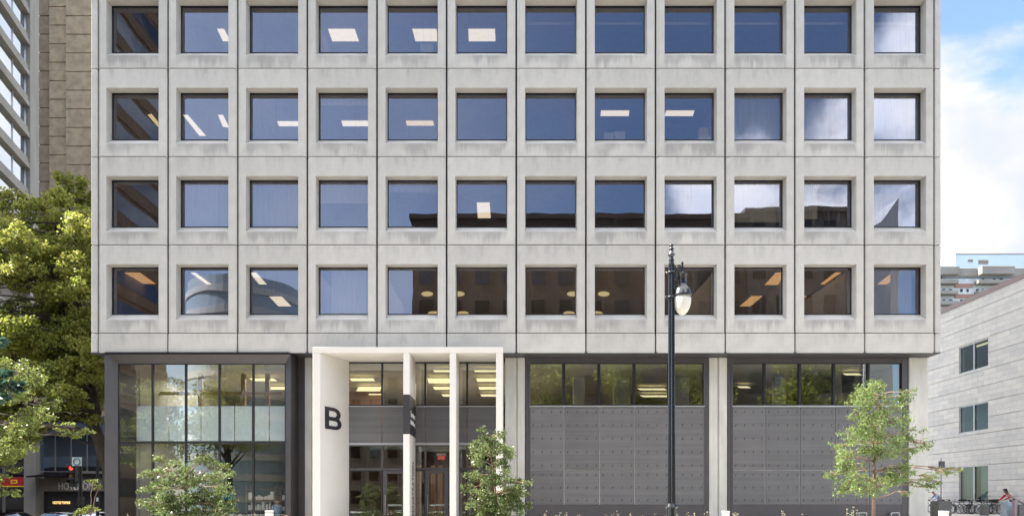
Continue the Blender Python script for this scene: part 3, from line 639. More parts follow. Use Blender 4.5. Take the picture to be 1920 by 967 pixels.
def bowl(z0, z1, w_, e, th=.135):
    ro = (z1 - z0) / 2; ri = ro - th; cz = (z0 + z1) / 2; cx = w_ - ro
    for (a, b_) in ((z0, z0 + th), (z1 - th, z1)): lslab([(.14, a), (cx, a), (cx, b_), (.14, b_)], e)
    for k in range(16):
        a0, a1 = -math.pi / 2 + math.pi * k / 16, -math.pi / 2 + math.pi * (k + 1) / 16
        lslab([(cx + ro * math.cos(a0), cz + ro * math.sin(a0)), (cx + ro * math.cos(a1), cz + ro * math.sin(a1)), (cx + ri * math.cos(a1), cz + ri * math.sin(a1)), (cx + ri * math.cos(a0), cz + ri * math.sin(a0))], e)
bowl(0, .48, .60, .002); bowl(.355, .86, .565, .004)
lb_.build('painted_letter', 'sign_black', pier)
sb = MB(); z0, z1 = Z(813, yp), Z(739, yp); sb.box(xp(756) - .004, xp(768) + .004, yp - .004, 27.87, z0, z1); sb.build('sign_band', 'sign_black', mid)
xs_ = xp(768) + .008
for i, s_ in enumerate(('Services', 'Building')):
    text_mesh('small_lettering', s_, 'letter_white', .3, mid, basis((xs_, yp + .25, 4.42 - i * .34), (0, 1, 0), (0, 0, 1), (1, 0, 0)), fit=(1.25, .25))
text_mesh('vertical_lettering', 'ADMINISTRATION', 'sign_black', .3, mid, basis((xp(768) + .003, 27.3, .1), (0, 0, 1), (0, -1, 0), (1, 0, 0)), fit=(2.6, .42), offset=.004)
# entrance glazing
def glaz(px0, px1, y0, y1, name='window', m_='glass_shop', fm='black_steel', fw=.04):
    a, b_, z0, z1 = xb(px0), xb(px1), max(.03, zb(y1)), zb(y0)
    f_ = MB().box(a, a + fw, 27.9, 28.0, z0, z1).box(b_ - fw, b_, 27.9, 28.0, z0, z1).box(a + fw, b_ - fw, 27.9, 28.0, z0, z0 + fw).box(a + fw, b_ - fw, 27.9, 28.0, z1 - fw, z1).build(name, fm, B)
    MB().add([(a + fw, 27.95, z0 + fw), (b_ - fw, 27.95, z0 + fw), (b_ - fw, 27.95, z1 - fw), (a + fw, 27.95, z1 - fw)], [(0, 1, 2, 3)]).build('pane', m_, f_); return f_
ee = [650, 716.5, 797.5, 876, 941]
for i in range(4):
    glaz(ee[i], ee[i + 1], 679, 760); glaz(ee[i], ee[i + 1], 834, 878, fm='dark_steel')
    MB().box(xb(ee[i]) + .01, xb(ee[i + 1]) - .01, 27.86, 27.9, zb(829), zb(762.5)).build('mesh_panel', 'perforated', B)
MB().box(xb(650), xb(941), 27.84, 28.02, zb(834) + .002, zb(829.5)).build('transom_rail', 'alu', B)
MB().box(xb(650), xb(941), 27.85, 28.02, zb(762), zb(760.3)).build('sill_rail', 'alu', B)
MB().box(xb(650), xb(941), 27.9, 28.1, ZB - .1, ZB - .02).build('head_rail', 'dark_steel', B)
glaz(650, 716.5, 881, 990); glaz(763, 797, 881, 990); glaz(842, 875.5, 881, 990); glaz(921, 941, 881, 990)
MB().box(xb(650), xb(941), 27.86, 28.04, zb(881) + .002, zb(878) - .002).build('transom_rail', 'dark_steel', B)
for px in (717, 796.5, 875.5):
    a, b_, z0, z1 = xb(px) + .02, xb(px + 44.5), .03, zb(881.5); fw = .17
    dr = MB().box(a, a + fw, 27.88, 27.95, z0, z1).box(b_ - fw, b_, 27.88, 27.95, z0, z1).box(a + fw, b_ - fw, 27.88, 27.95, z0, z0 + .3).box(a + fw, b_ - fw, 27.88, 27.95, z1 - .12, z1).build('door', 'dark_steel', B)
    MB().add([(a + fw, 27.915, z0 + .3), (b_ - fw, 27.915, z0 + .3), (b_ - fw, 27.915, z1 - .12), (a + fw, 27.915, z1 - .12)], [(0, 1, 2, 3)]).build('pane', 'glass_shop', dr)
    MB().tube([(a + .11, 27.8, .6), (a + .11, 27.8, 1.42)], .018, 8).tube([(a + .11, 27.8, .7), (a + .11, 27.88, .7)], .012, 6).tube([(a + .11, 27.8, 1.3), (a + .11, 27.88, 1.3)], .012, 6).build('handle', 'tube_silver', dr)
    MB().box(a + fw, b_ - fw, 27.96, 28.02, .96, 1.03).build('push_bar', 'alu', dr)
# the lit lamps of the hall and the lobby
for i_, (x_, y_, z_, sx_, sy_, pw, nm_) in enumerate([(-3.5, 33, 6.7, 7, 4, 95, 'hall_lamp'), (-12.5, 33, 6.7, 6, 4, 80, 'hall_lamp'), (7, 34, 6.7, 12, 4, 7, 'hall_lamp'), (-3.5, 31, 3.5, 4, 2, 22, 'lobby_lamp'), (-12.5, 31, 3.8, 5, 2, 25, 'shop_lamp'), (-4, 31, PZ0 + PH - .6, 10, 5, 38, 'office_lamp'), (8, 31, PZ0 + PH - .6, 12, 5, 50, 'office_lamp')]):
    al = bpy.data.lights.new(nm_, 'AREA'); al.shape = 'RECTANGLE'; al.size = sx_; al.size_y = sy_; al.energy = pw; al.color = (1, .90, .76); ao = bpy.data.objects.new(nm_, al); C.objects.link(ao); ao.location = (x_, y_, z_)
# lobby
for k, px in enumerate([786, 812, 825, 880, 900]): MB().box(X(px, 33) - .12, X(px, 33) + .12, 33, 33.2, .02, 2.9).build('timber_fin', 'wood', B)
MB().box(-8.9, -.3, 35, 35.15, .02, 3.9).build('lobby_wall', 'wood_dark', B)
clight('lobby_ceiling_light', [(778, 897), (794, 899), (790, 889), (780, 888)], 0, 'glowing yellow lobby light beside the banded portal pier', 'light_yellow', 'lobby lights', zc=2.9)
clight('lobby_ceiling_light', [(812, 904), (822, 904), (821, 899), (813, 899)], 0, 'small orange lobby light through the door right of the banded pier', 'light_orange', 'lobby lights', zc=2.9)
ex = thing('exit_sign', 'red exit sign hanging in the lobby above the door right of the banded pier', 'exit sign', (X(828, 29.2), 29.2, Z(862, 29.2)))
MB().box(X(820.5, 29.2), X(834.5, 29.2), 29.17, 29.23, Z(861, 29.2), Z(854, 29.2)).build('panel', 'exit_red', ex); MB().box(X(819, 29.2), X(836, 29.2), 29.12, 29.26, Z(853.8, 29.2), Z(849.5, 29.2)).build('emergency_lamp', 'cardboard_white', ex)
text_mesh('lettering', 'EXIT', 'letter_white', .1, ex, basis((X(822.5, 29.165), 29.165, Z(860, 29.165)), (1, 0, 0), (0, 0, 1), (0, -1, 0)), fit=(.22, .09))
def shop_shelf(x, y, label):
    t = thing('shelf_rack', label, 'shelf', (x, y, .02)); MB().box(x - .7, x - .66, y, y + .4, .02, 1.9).build('side_panel', 'wood_dark', t); MB().box(x + .66, x + .7, y, y + .4, .02, 1.9).build('side_panel', 'wood_dark', t)
    for k in range(4): MB().box(x - .66, x + .66, y, y + .4, .2 + k * .5, .23 + k * .5).build('shelf', 'wood_dark', t)
    mb = MB()
    for k in range(3):
        xx = x - .6
        while xx < x + .5: w_ = random.uniform(.05, .18); mb.box(xx, xx + w_, y + .05, y + .3, .235 + k * .5, .235 + k * .5 + random.uniform(.12, .38)); xx += w_ + random.uniform(.01, .08)
    mb.build('goods', ['cardboard_white', 'teal'][random.random() > .7], t)
shop_shelf(-9.9, 31.5, 'dark shelf rack nearest the right end of the shop window interior'); shop_shelf(-11.8, 32.4, 'dark shelf rack in the middle of the shop window interior'); shop_shelf(-14.0, 33, 'dark shelf rack at the left end of the shop window interior')
pb = MB(); pb.add([(-14.5, 28.4, .02), (-14.1, 28.4, .02), (-14.3, 28.75, 1.7), (-14.7, 28.75, 1.7), (-14.5, 28.44, .02), (-14.1, 28.44, .02), (-14.3, 28.79, 1.7), (-14.7, 28.79, 1.7)], [(0, 1, 2, 3), (7, 6, 5, 4), (0, 4, 5, 1), (1, 5, 6, 2), (2, 6, 7, 3), (3, 7, 4, 0)])
tag(pb.build('leaning_board', 'frost'), 'pale board leaning behind the second pane of the shop window', 'board')

# ------------------------------------------------------------------ stone building on the right
def grooved(mb, a0, a1, z0, z1, period, phase, face, outward, axis, groove=.045, gd=.05, thick=.4):
    # one profile with horizontal grooves, swept along the wall; face = plane coordinate, outward = sign
    cuts = []; k = math.ceil((z0 - phase) / period)
    while phase + k * period < z1 - .03:
        zc = phase + k * period
        if zc > z0 + .03: cuts.append(zc)
        k += 1
    prof = [(0, z0)]
    for zc in cuts: prof += [(0, zc - groove / 2), (-gd, zc - groove / 2), (-gd, zc + groove / 2), (0, zc + groove / 2)]
    prof += [(0, z1), (-thick, z1), (-thick, z0)]
    n = len(prof); vs = []
    for a in (a0, a1):
        for dd, z in prof:
            f_ = face + outward * dd; vs.append((f_, a, z) if axis == 'y' else (a, f_, z))
    mb.add(vs, [tuple(range(n)), tuple(range(n, 2 * n))[::-1]] + [(i, (i + 1) % n, n + (i + 1) % n, n + i) for i in range(n)])
RX = 33.0; RB = thing('stone_building', 'pale limestone clad building with purple brown coping right of the concrete block', 'building', (RX, 48, .28))
rz = 15.45; wy0, wy1 = 47.04, 50.1; wz = [(10.44, 12.41), (6.08, 8.05), (1.0, 3.69)]
def rw(a0, a1, z0, z1):
    mb = MB(); grooved(mb, a0, a1, z0, z1, 1.1, 13.6 - 11 * 1.1 - .02, RX, -1, 'y'); mb.build('stone_wall', 'limestone', RB)
rw(34, wy0, 0, rz); rw(wy1, 75, 0, rz)
rw(wy0, wy1, 12.41, rz); rw(wy0, wy1, 8.05, 10.44); rw(wy0, wy1, 3.69, 6.08); rw(wy0, wy1, 0, 1.0)
MB().box(RX - .06, RX + .8, 34, 75, rz + .003, 15.75).build('coping', 'coping', RB); MB().box(RX + .4, RX + 20, 34, 75, 14.6, 15.0).build('roof', 'concrete', RB)
MB().box(RX + .45, RX + 20, 34, 34.3, 0, 14.6).build('end_wall', 'limestone', RB); MB().box(RX + .4, RX + 20, 74.7, 75, 0, 14.6).build('rear_wall', 'limestone', RB)
for z0, z1 in wz:
    f_ = MB().box(RX + .06, RX + .16, wy0, wy0 + .1, z0, z1).box(RX + .06, RX + .16, wy1 - .1, wy1, z0, z1).box(RX + .06, RX + .16, wy0 + .1, wy1 - .1, z0, z0 + .08).box(RX + .06, RX + .16, wy0 + .1, wy1 - .1, z1 - .08, z1).box(RX + .05, RX + .17, 48.5, 48.62, z0 + .08, z1 - .08).build('window', 'alu', RB)
    for a, b_ in ((wy0 + .1, 48.5), (48.62, wy1 - .1)):
        MB().add([(RX + .12, a, z0 + .08), (RX + .12, b_, z0 + .08), (RX + .12, b_, z1 - .08), (RX + .12, a, z1 - .08)], [(0, 1, 2, 3)]).build('pane', 'glass_side', f_)
    MB().box(RX + .55, RX + 8, wy0 - 1, wy1 + 12, z0 - .3, z0 - .2).build('room_floor', 'floor_room', RB); MB().box(RX + .55, RX + 8, wy0 - 1, wy1 + 12, z1 + .2, z1 + .3).build('room_ceiling', 'ceil_room', RB)
    MB().box(RX + .55, RX + 8.1, wy1 + 12, wy1 + 12.1, z0 - .2, z1 + .2).build('room_wall', 'wall_room', RB); MB().box(RX + 8, RX + 8.1, wy0 - 1, wy1 + 12, z0 - .2, z1 + .2).build('room_wall', 'wall_room', RB)
MB().box(RX + .3, RX + .34, 48.9, wy1 - .1, .9, 3.6).build('blind', 'frost', RB); MB().box(RX + .3, RX + .34, 47.2, 48.2, .9, 3.6).build('blind', 'frost', RB)
t = thing('linear_ceiling_light', 'thin lit ceiling light behind the topmost window of the stone building', 'ceiling light', (RX + 2, 48.5, 12.6)); MB().box(RX + 1.4, RX + 1.6, 47.2, 50.4, 12.52, 12.58).build('diffuser', 'light_warm', t)

# ------------------------------------------------------------------ far apartment block
AY = 190.0; ka = AY / F
AB = thing('apartment_block', 'distant slab block with long concrete balconies and pale blue rooftop storey', 'apartment building', (X(1850, AY), AY, 0))
def xa(p): return X(p, AY)
def za(p): return Z(p, AY)
MB().box(xa(1740), xa(2150), AY, AY + 15, 0, za(522)).build('wall', 'apt_white', AB)
MB().prism([(xa(1800), AY + 2), (xa(2150), AY + 2), (xa(2150), AY + 14), (xa(1770), AY + 14)], za(505), za(472)).build('rooftop_storey', 'apt_blue', AB)
MB().box(xa(1800), xa(2150), AY + 1.9, AY + 14.2, za(472) + .003, za(470.5)).build('roof_edge', 'apt_concrete', AB)
MB().box(xa(1740), xa(1799), AY + 2.3, AY + 12, za(505), za(490)).build('roof_hut', 'apt_pale', AB)
for a, b_, y0, y1 in ((1824, 1833, 482, 486), (1844, 1862, 483, 490)): MB().box(xa(a), xa(b_), AY + 1.88, AY + 2.05, za(y1), za(y0)).build('roof_vent', 'opp_grey', AB)
for a, b_, dy in ((1740, 1790, 2.2), (1790.5, 1829, .8), (1829.5, 1891, 2.6), (1891.5, 1960, .8)):
    MB().box(xa(a), xa(b_), AY - dy, AY - .01, za(519), za(504)).build('parapet', 'apt_concrete', AB, bevel=.1)
for i in range(12):
    yt = 527 + 19.6 * i
    for a, b_ in ((1740, 1789), (1826, 1893)):
        MB().box(xa(a), xa(b_), AY - 2.0, AY - .01, za(yt + 8), za(yt + 1)).build('balcony', 'apt_concrete', AB, bevel=.08)
    MB().box(xa(1789.5), xa(1824), AY - .3, AY - .01, za(yt + 12), za(yt + 6)).build('spandrel', 'apt_brick', AB)
    MB().box(xa(1740), xa(1960), AY - .12, AY - .02, za(yt + 5.5), za(yt + 4.8)).build('slab_edge', 'apt_concrete', AB)
    for px, w_ in ((1767, 5), (1779, 6), (1800, 5), (1812, 4), (1830, 6), (1840, 5), (1851, 7), (1862, 4), (1874, 6), (1884, 5), (1900, 7), (1913, 5)):
        f_ = MB().box(xa(px), xa(px + w_), AY - .10, AY - .02, za(yt + .5), za(yt - 5)).build('window', 'apt_white', AB) if False else None
        q_ = MB().box(xa(px), xa(px + w_), AY - .08, AY - .015, za(yt + .6), za(yt - 5)); q_.build('window', 'glass_opp' if (px + i) % 3 else 'apt_blue', AB)

# ------------------------------------------------------------------ glass and concrete tower at the far left
Fc = Vector((X(73, 82), 82, 0)); U = Vector((.2534, -.9674, 0)); NN = Vector((.9674, .2534, 0))
GT = thing('office_tower', 'tall office tower with ribbon windows between concrete spandrels at left edge', 'office tower', tuple(Fc))
def tb(mb, t0, t1, d0, d1, z0, z1):
    vs = []
    for z in (z0, z1):
        for t__, d_ in ((t0, d0), (t1, d0), (t1, d1), (t0, d1)): v = Fc + U * t__ + NN * d_; vs.append((v.x, v.y, z))
    mb.add(vs, [(0, 3, 2, 1), (4, 5, 6, 7), (0, 1, 5, 4), (1, 2, 6, 5), (2, 3, 7, 6), (3, 0, 4, 7)]); return mb
TP = 3.587; tz = Z(96.5, 82) + .18
tb(MB(), 0, 45, -18, -.6, -1.2, 66).build('core', 'opp_grey', GT)
tb(MB(), 1.35, 2.7, -.59, .1, -1.2, 66).build('concrete_pier', 'tower_concrete', GT); tb(MB(), 0, 1.2, -.59, .0, -1.2, 66).build('concrete_pier', 'tower_concrete', GT)
for i in range(-16, 3):
    zb_ = tz + i * TP
    tb(MB(), 2.71, 45, -.58, .05, zb_ - 1.2, zb_ - .62).build('spandrel', 'tower_concrete', GT); tb(MB(), 2.71, 45, -.57, -.1, zb_ - .6, zb_ - .02).build('spandrel', 'tower_concrete', GT)
    if i >= -8:
        for k in range(6):
            t0 = 2.75 + 3.4 * k
            f_ = tb(tb(MB(), t0, t0 + .03, -.5, -.3, zb_, zb_ + 2.36), t0 + 3.37, t0 + 3.4, -.5, -.3, zb_, zb_ + 2.36); f_ = f_.build('window', 'alu', GT)
            vs = [Fc + U * (t0 + a) + NN * -.4 for a in (.03, 3.37)]
            MB().add([(vs[0].x, vs[0].y, zb_), (vs[1].x, vs[1].y, zb_), (vs[1].x, vs[1].y, zb_ + 2.36), (vs[0].x, vs[0].y, zb_ + 2.36)], [(0, 1, 2, 3)]).build('pane', 'glass_tower', f_)

# ------------------------------------------------------------------ hotel: rough beige tower on a podium
HT = thing('hotel_building', 'rough beige concrete block tower over a dark hotel entrance behind the trees', 'hotel', (X(120, 64), 62, -.95))
for a, b_, y, ph, m_ in ((73, 92.5, 64.7, Z(30, 64.7), 'beige_rough_dark'), (92.5, 123.5, 64.3, Z(13, 64.3), 'beige_rough'), (123.5, 330, 64.0, Z(30, 64), 'beige_rough')):
    mb = MB(); grooved(mb, X(a, y), X(b_, y) + .04, 8.0, 62, 1.745, ph % 1.745, y, -1, 'x', groove=.11, gd=.07, thick=3); mb.build('block_wall', m_, HT)
hy = 62.0
def xh(p): return X(p, hy)
def zh(p): return Z(p, hy)
MB().box(xh(-300), xh(330), 66, 67, -1.2, 16).build('podium_wall', 'wall_brown', HT)
MB().box(xh(-300), xh(320), hy + .2, 66, zh(779), zh(690)).build('podium_parapet', 'beige_rough', HT)
MB().box(xh(52), xh(74), hy - .5, hy + .6, -1.2, zh(779)).build('concrete_column', 'tower_concrete', HT)
MB().box(xh(-62), xh(-40), hy - .5, hy + .6, -1.2, zh(779)).build('concrete_column', 'tower_concrete', HT)
for k in range(7):
    a, b_ = xh(75) + k * 1.45, xh(75) + (k + 1) * 1.45 - .06
    f_ = MB().box(a, b_, hy, hy + .12, zh(780), zh(780) + .06).box(a, b_, hy, hy + .12, zh(884), zh(884) + .06).box(b_ - .05, b_, hy, hy + .12, zh(884) + .06, zh(780)).build('window', 'alu', HT)
    MB().add([(a, hy + .08, zh(884)), (b_ - .05, hy + .08, zh(884)), (b_ - .05, hy - .12, zh(780)), (a, hy - .12, zh(780))], [(0, 1, 2, 3)]).build('pane', 'glass_blue', f_)
MB().box(xh(75), xh(330), hy - .1, hy + .25, zh(920), zh(896)).build('sign_fascia', 'opp_grey', HT)
cn_ = MB(); cn_.add([(xh(75), hy - 1.8, zh(893)), (xh(138), hy - 1.8, zh(886)), (xh(138), hy, zh(885)), (xh(75), hy, zh(889)), (xh(75), hy - 1.8, zh(896)), (xh(138), hy - 1.8, zh(893)), (xh(138), hy, zh(893)), (xh(75), hy, zh(893))], [(0, 1, 2, 3), (7, 6, 5, 4), (0, 4, 5, 1), (1, 5, 6, 2), (2, 6, 7, 3), (3, 7, 4, 0)]); cn_.build('canopy', 'black_steel', HT)
MB().box(xh(150), xh(330), hy - .6, hy - .1, zh(887), zh(885)).build('canopy', 'alu', HT)
text_mesh('sign_lettering', 'HOTEL OMNI', 'letter_white', .6, HT, basis((xh(112), hy - .13, zh(917)), (1, 0, 0), (0, 0, 1), (0, -1, 0)), fit=(xh(190) - xh(112), .62), extrude=.02, offset=-.008)
text_mesh('sign_lettering', 'HOTEL*OMNI', 'gold', .3, HT, basis((xh(91), hy + .6, zh(944)), (1, 0, 0), (0, 0, 1), (0, -1, 0)), fit=(xh(123) - xh(91), .26), extrude=.02)
MB().box(xh(75), xh(330), hy + .7, hy + .8, -1.2, zh(920)).build('entrance_wall', 'dark_room', HT)
# shop left of the column
MB().box(xh(-300), xh(51), hy - .3, hy, zh(910), zh(894)).build('shop_fascia', 'red_awning', HT); MB().box(xh(-300), xh(51), hy - .32, hy, zh(912), zh(910.2)).build('fascia_stripe', 'yellow', HT)
MB().box(xh(25), xh(37), hy - .33, hy - .3, zh(906), zh(899)).build('shop_emblem', 'yellow', HT); MB().box(xh(27), xh(35), hy - .34, hy - .332, zh(904), zh(901)).build('shop_emblem', 'red_awning', HT)
for k in range(9):
    a, b_ = xh(50) - (k + 1) * 2.05, xh(50) - k * 2.05 - .06
    for y0, y1 in ((845, 893), (912, 965)):
        f_ = MB().box(a, a + .08, hy, hy + .12, zh(y1), zh(y0)).box(b_ - .08, b_, hy, hy + .12, zh(y1), zh(y0)).build('window', 'alu', HT)
        MB().add([(a + .08, hy + .06, zh(y1)), (b_ - .08, hy + .06, zh(y1)), (b_ - .08, hy + .06, zh(y0)), (a + .08, hy + .06, zh(y0))], [(0, 1, 2, 3)]).build('pane', 'glass_dark', f_)

# ------------------------------------------------------------------ buildings across the street, seen in the glass
def block(name, label, x0, x1, y0, y1, h, m_, nx_, nz_, wf=.5, hf=.55, z0=0):
    t = thing(name, label, 'building', ((x0 + x1) / 2, y1, 0)); MB().box(x0, x1, y0, y1, -1.2, h).build('wall', m_, t)
    MB().box(x0 - .3, x1 + .3, y0 - .3, y1 + .3, h + .003, h + .5).build('cornice', m_, t)
    dx, dz = (x1 - x0) / nx_, (h - z0) / nz_; pr = None
    for i in range(nx_):
        for j in range(nz_):
            if pr is None:
                pr = MB().box(0, dx * wf, -.05, .08, 0, dz * hf).build('window', 'glass_opp', t, off=(0, 0, 0)); q_ = pr
            else: q_ = pr.copy(); C.objects.link(q_)
            q_.location = (x0 + dx * (i + (1 - wf) / 2) - t.location.x, 0, z0 + dz * (j + (1 - hf) / 2))
    return t
block('brick_block', 'long dark brown block across the street', -10.6, 26, -40, -20, 32.0, 'opp_brown', 12, 8)
block('brick_block', 'dark grey block with low roof across the street at right', 26.1, 39, -38, -20.2, 32.8, 'opp_grey', 5, 8)
block('brown_tower', 'tall brown tower across the street at far left', -80, -44, -33, -20, 64, 'opp_tan', 9, 16, .8, .35)
bt_ = [o for o in bpy.data.objects if o.name.startswith('brown_tower')][0]
for j in range(16):
    MB().box(-43.998, -43.85, -33, -20.2, j * 4 + .3, j * 4 + 1.6).build('spandrel', 'opp_tan', bt_); MB().box(-43.998, -43.9, -32.5, -21, j * 4 + 1.7, j * 4 + 3.7).build('window', 'glass_opp', bt_)
block('stone_block', 'distant grey block between tower and brown block', -37, -12, -75, -60, 27, 'opp_grey', 8, 7)
ct = thing('curved_tower', 'round pale tower with ribbon glazing beyond the street', 'tower', (-50, -75, 0)); MB().lathe([(10, -1), (10, 41)], (-50, -75, 0), 40).build('core', 'apt_blue', ct)
for k in range(11): MB().lathe([(10.2, 1 + k * 3.7), (10.2, 2.2 + k * 3.7)], (-50, -75, 0), 40).build('spandrel', 'apt_pale', ct)
g_ = MB(); g_.add([(39.4, -20, 30), (42.6, -20, 30), (42.6, -20, 34.4), (39.4, -24, 30), (42.6, -24, 30), (42.6, -24, 34.4)], [(0, 1, 2), (5, 4, 3), (0, 3, 4, 1), (1, 4, 5, 2), (2, 5, 3, 0)])
wb = thing('white_gable_building', 'narrow white building with a steep pointed roof across the street', 'building', (41, -20, 0)); g_.build('gable', 'apt_white', wb); MB().box(39.4, 42.6, -24, -20, -1, 29.99).build('wall', 'apt_white', wb)

# ------------------------------------------------------------------ foliage
def leaves(centers, radii, counts, size, aspect=.55, droop=0.0, shell=.35, flat=0.0):
    allv = []
    for c, r, n in zip(centers, radii, counts):
        u = rng.normal(size=(n, 3)); u /= np.linalg.norm(u, axis=1)[:, None]
        rad = (shell + (1 - shell) * rng.random(n)) ** .7
        lump = 1 + .22 * np.sin(u[:, 0] * 5 + c[0] * 3) * np.cos(u[:, 2] * 4 + c[2] * 2)
        p = np.array(c) + u * (rad * lump)[:, None] * np.array(r)
        a = rng.normal(size=(n, 3)); a[:, 2] = a[:, 2] * (1 - flat) - droop; a /= np.linalg.norm(a, axis=1)[:, None]
        bvec = rng.normal(size=(n, 3)); bvec[:, 2] *= (1 - flat * .8); bvec -= a * (a * bvec).sum(1)[:, None]; bvec /= np.linalg.norm(bvec, axis=1)[:, None]
        s = size * rng.uniform(.6, 1.3, n)[:, None]
        allv.append(np.stack([p - a * s * .5, p + bvec * s * aspect * .5, p + a * s * .5, p - bvec * s * aspect * .5], 1).reshape(-1, 3))
    return np.concatenate(allv)
def leaf_obj(name, V, material, parent):
    off = np.array(root_loc(parent)); V = V - off; n = len(V) // 4
    me = bpy.data.meshes.new(name); me.vertices.add(len(V)); me.vertices.foreach_set('co', V.astype(np.float32).ravel())
    me.loops.add(4 * n); me.polygons.add(n); me.loops.foreach_set('vertex_index', np.arange(4 * n, dtype=np.int32)); me.polygons.foreach_set('loop_start', np.arange(0, 4 * n, 4, dtype=np.int32))
    me.update(calc_edges=True); me.validate(); me.materials.append(M[material]); ob = bpy.data.objects.new(name, me); C.objects.link(ob); ob.parent = parent; return ob
def limb(mb, a, b_, r0, r1, n=6, wob=.1, seg=5):
    a, b_ = Vector(a), Vector(b_); ln = (b_ - a).length; pts = []; rr = []
    for i in range(seg + 1):
        t = i / seg; p = a.lerp(b_, t)
        if 0 < i < seg: p += Vector((random.uniform(-1, 1), random.uniform(-1, 1), random.uniform(-1, 1))) * wob * ln * .25
        p.z += math.sin(t * math.pi) * ln * wob * .4; pts.append(p); rr.append(r0 + (r1 - r0) * t)
    mb.tube(pts, rr, n); return pts
def tree_px(name, label, cat, Y, trunk, clumps, dens, leaf, size, barkm, r0, depth=1.0, group=None, aspect=.55, droop=0.0, flat=0.0, twig=.012, sub=5, sr=.38, ss=.85):
    """trunk: px path from the base up; clumps: (px, py, rx, ry[, dY]) leaf masses, each reached by its own limb"""
    base = Vector((X(trunk[0][0], Y), Y, terr(X(trunk[0][0], Y), Y))); t = thing(name, label, cat, tuple(base), group=group); k = Y / F
    pts = [base] + [P(px, py, Y) for px, py in trunk[1:]]
    tb_ = MB(); n = len(pts); fine = []
    for i in range(n - 1):
        for s_ in range(4): fine.append(pts[i].lerp(pts[i + 1], s_ / 4))
    fine.append(pts[-1]); fine = [f_ + (Vector((random.uniform(-.3, .3), random.uniform(-.3, .3), 0)) * r0 if 0 < i else Vector()) for i, f_ in enumerate(fine)]
    nn_ = len(fine); tb_.tube(fine, [r0 * (1.25 if i == 0 else 1) * (1 - .85 * i / nn_) for i in range(nn_)], 10)
    cs, rs, ns = [], [], []
    for cl_ in clumps:
        px, py, rx, ry = cl_[:4]; dy = cl_[4] if len(cl_) > 4 else random.uniform(-1, 1) * depth; Yc = Y + dy
        c = P(px, py, Yc); rx_, ry_ = rx * Yc / F, ry * Yc / F
        # start of the limb: the trunk point a little below the mass
        cand = [f_ for f_ in fine if f_.z < c.z + .1] or [fine[0]]; st = min(cand[len(cand) // 5:], key=lambda f_: (f_ - c).length + abs(c.z - f_.z) * .4)
        lp = limb(tb_, st, c, max(.014, r0 * .17), twig, 6, .12)
        for _ in range(sub):
            u = Vector((random.uniform(-1, 1) * rx_, random.uniform(-1, 1) * rx_ * .8, random.uniform(-.8, .8) * ry_)); limb(tb_, lp[-2], c + u * .85, twig * 1.3, twig * .5, 4, .15, 3)
            cs.append(tuple(c + u * ss)); rs.append((rx_ * sr, rx_ * sr, max(ry_ * sr * 1.2, .5 * rx_ * sr))); ns.append(max(6, int(2.6 * dens * rx_ * ry_ / sub)))
        cs.append(tuple(c)); rs.append((rx_ * .9, rx_ * .8, ry_ * .9)); ns.append(max(6, int(1.3 * dens * rx_ * ry_ * .6)))
    tb_.build('trunk', barkm, t, smooth=True)
    leaf_obj('crown', leaves(cs, rs, ns, size, aspect, droop, .1, flat), leaf, t)
    return t
random.seed(11)
# big tree left of the building
cl_ = [(132, 345, 26, 30, 0), (118, 375, 30, 22), (160, 372, 26, 26, 1), (150, 410, 40, 28), (30, 375, 38, 22), (75, 392, 36, 22), (-10, 400, 45, 30), (15, 425, 50, 30), (95, 430, 45, 28), (165, 450, 34, 34, 1)]
for i in range(170):
    py = random.uniform(420, 830); px = random.uniform(-110, 190)
    if px > 120 and py > 760: continue
    if 60 < px < 150 and 720 < py: continue
    cl_.append((px, py, random.uniform(26, 46), random.uniform(16, 28), random.uniform(-3, 4)))
cl_ += [(random.uniform(50, 185), random.uniform(590, 735), random.uniform(20, 32), random.uniform(13, 20), random.uniform(-3, -1)) for _ in range(34)] + [(random.uniform(85, 175), random.uniform(735, 790), random.uniform(14, 22), random.uniform(8, 12), random.uniform(-2, 0)) for _ in range(12)]
tree_px('deciduous_tree', 'tall tree with leaning dark trunk and broad yellow green crown beside the concrete block', 'tree', 33, [(222, 990), (205, 880), (176, 790), (170, 720), (165, 640), (152, 560), (140, 470), (132, 380)], cl_, 620, 'leaf_maple', .155, 'bark', .34, depth=2.5, sub=8, aspect=.6, twig=.02)
# nearer tree whose low crown hangs in from the left
cl_ = []
for i in range(34):
    a = random.uniform(-90, 95); py = random.uniform(650, 865)
    if a > 60 and py > 800: continue
    cl_.append((a, py, random.uniform(20, 34), random.uniform(12, 20), random.uniform(-2, 2)))
cl_ += [(100, 760, 24, 14), (120, 800, 22, 10), (140, 815, 20, 9, 0), (165, 808, 14, 7, 0), (18, 922, 20, 9, 0), (30, 880, 18, 7, 0), (-10, 905, 20, 12), (8, 893, 14, 5, 0)]
tree_px('deciduous_tree', 'nearer tree with drooping pale green crown hanging in from the left edge', 'tree', 25, [(-150, 990), (-145, 850), (-120, 760), (-90, 690), (-60, 640)], cl_, 620, 'leaf_near', .125, 'bark', .22, depth=1.5, sub=8, aspect=.6, twig=.014)
tree_px('small_shrub_tree', 'low leafy sapling in front of the parked cars and signal', 'sapling', 27, [(165, 1000), (170, 965)], [(160, 955, 22, 7, 0), (178, 952, 16, 6, 0), (150, 960, 14, 6, 0), (172, 903, 16, 5, 0), (185, 912, 10, 5, 0)], 500, 'leaf_near', .13, 'bark_young', .03, depth=.4)
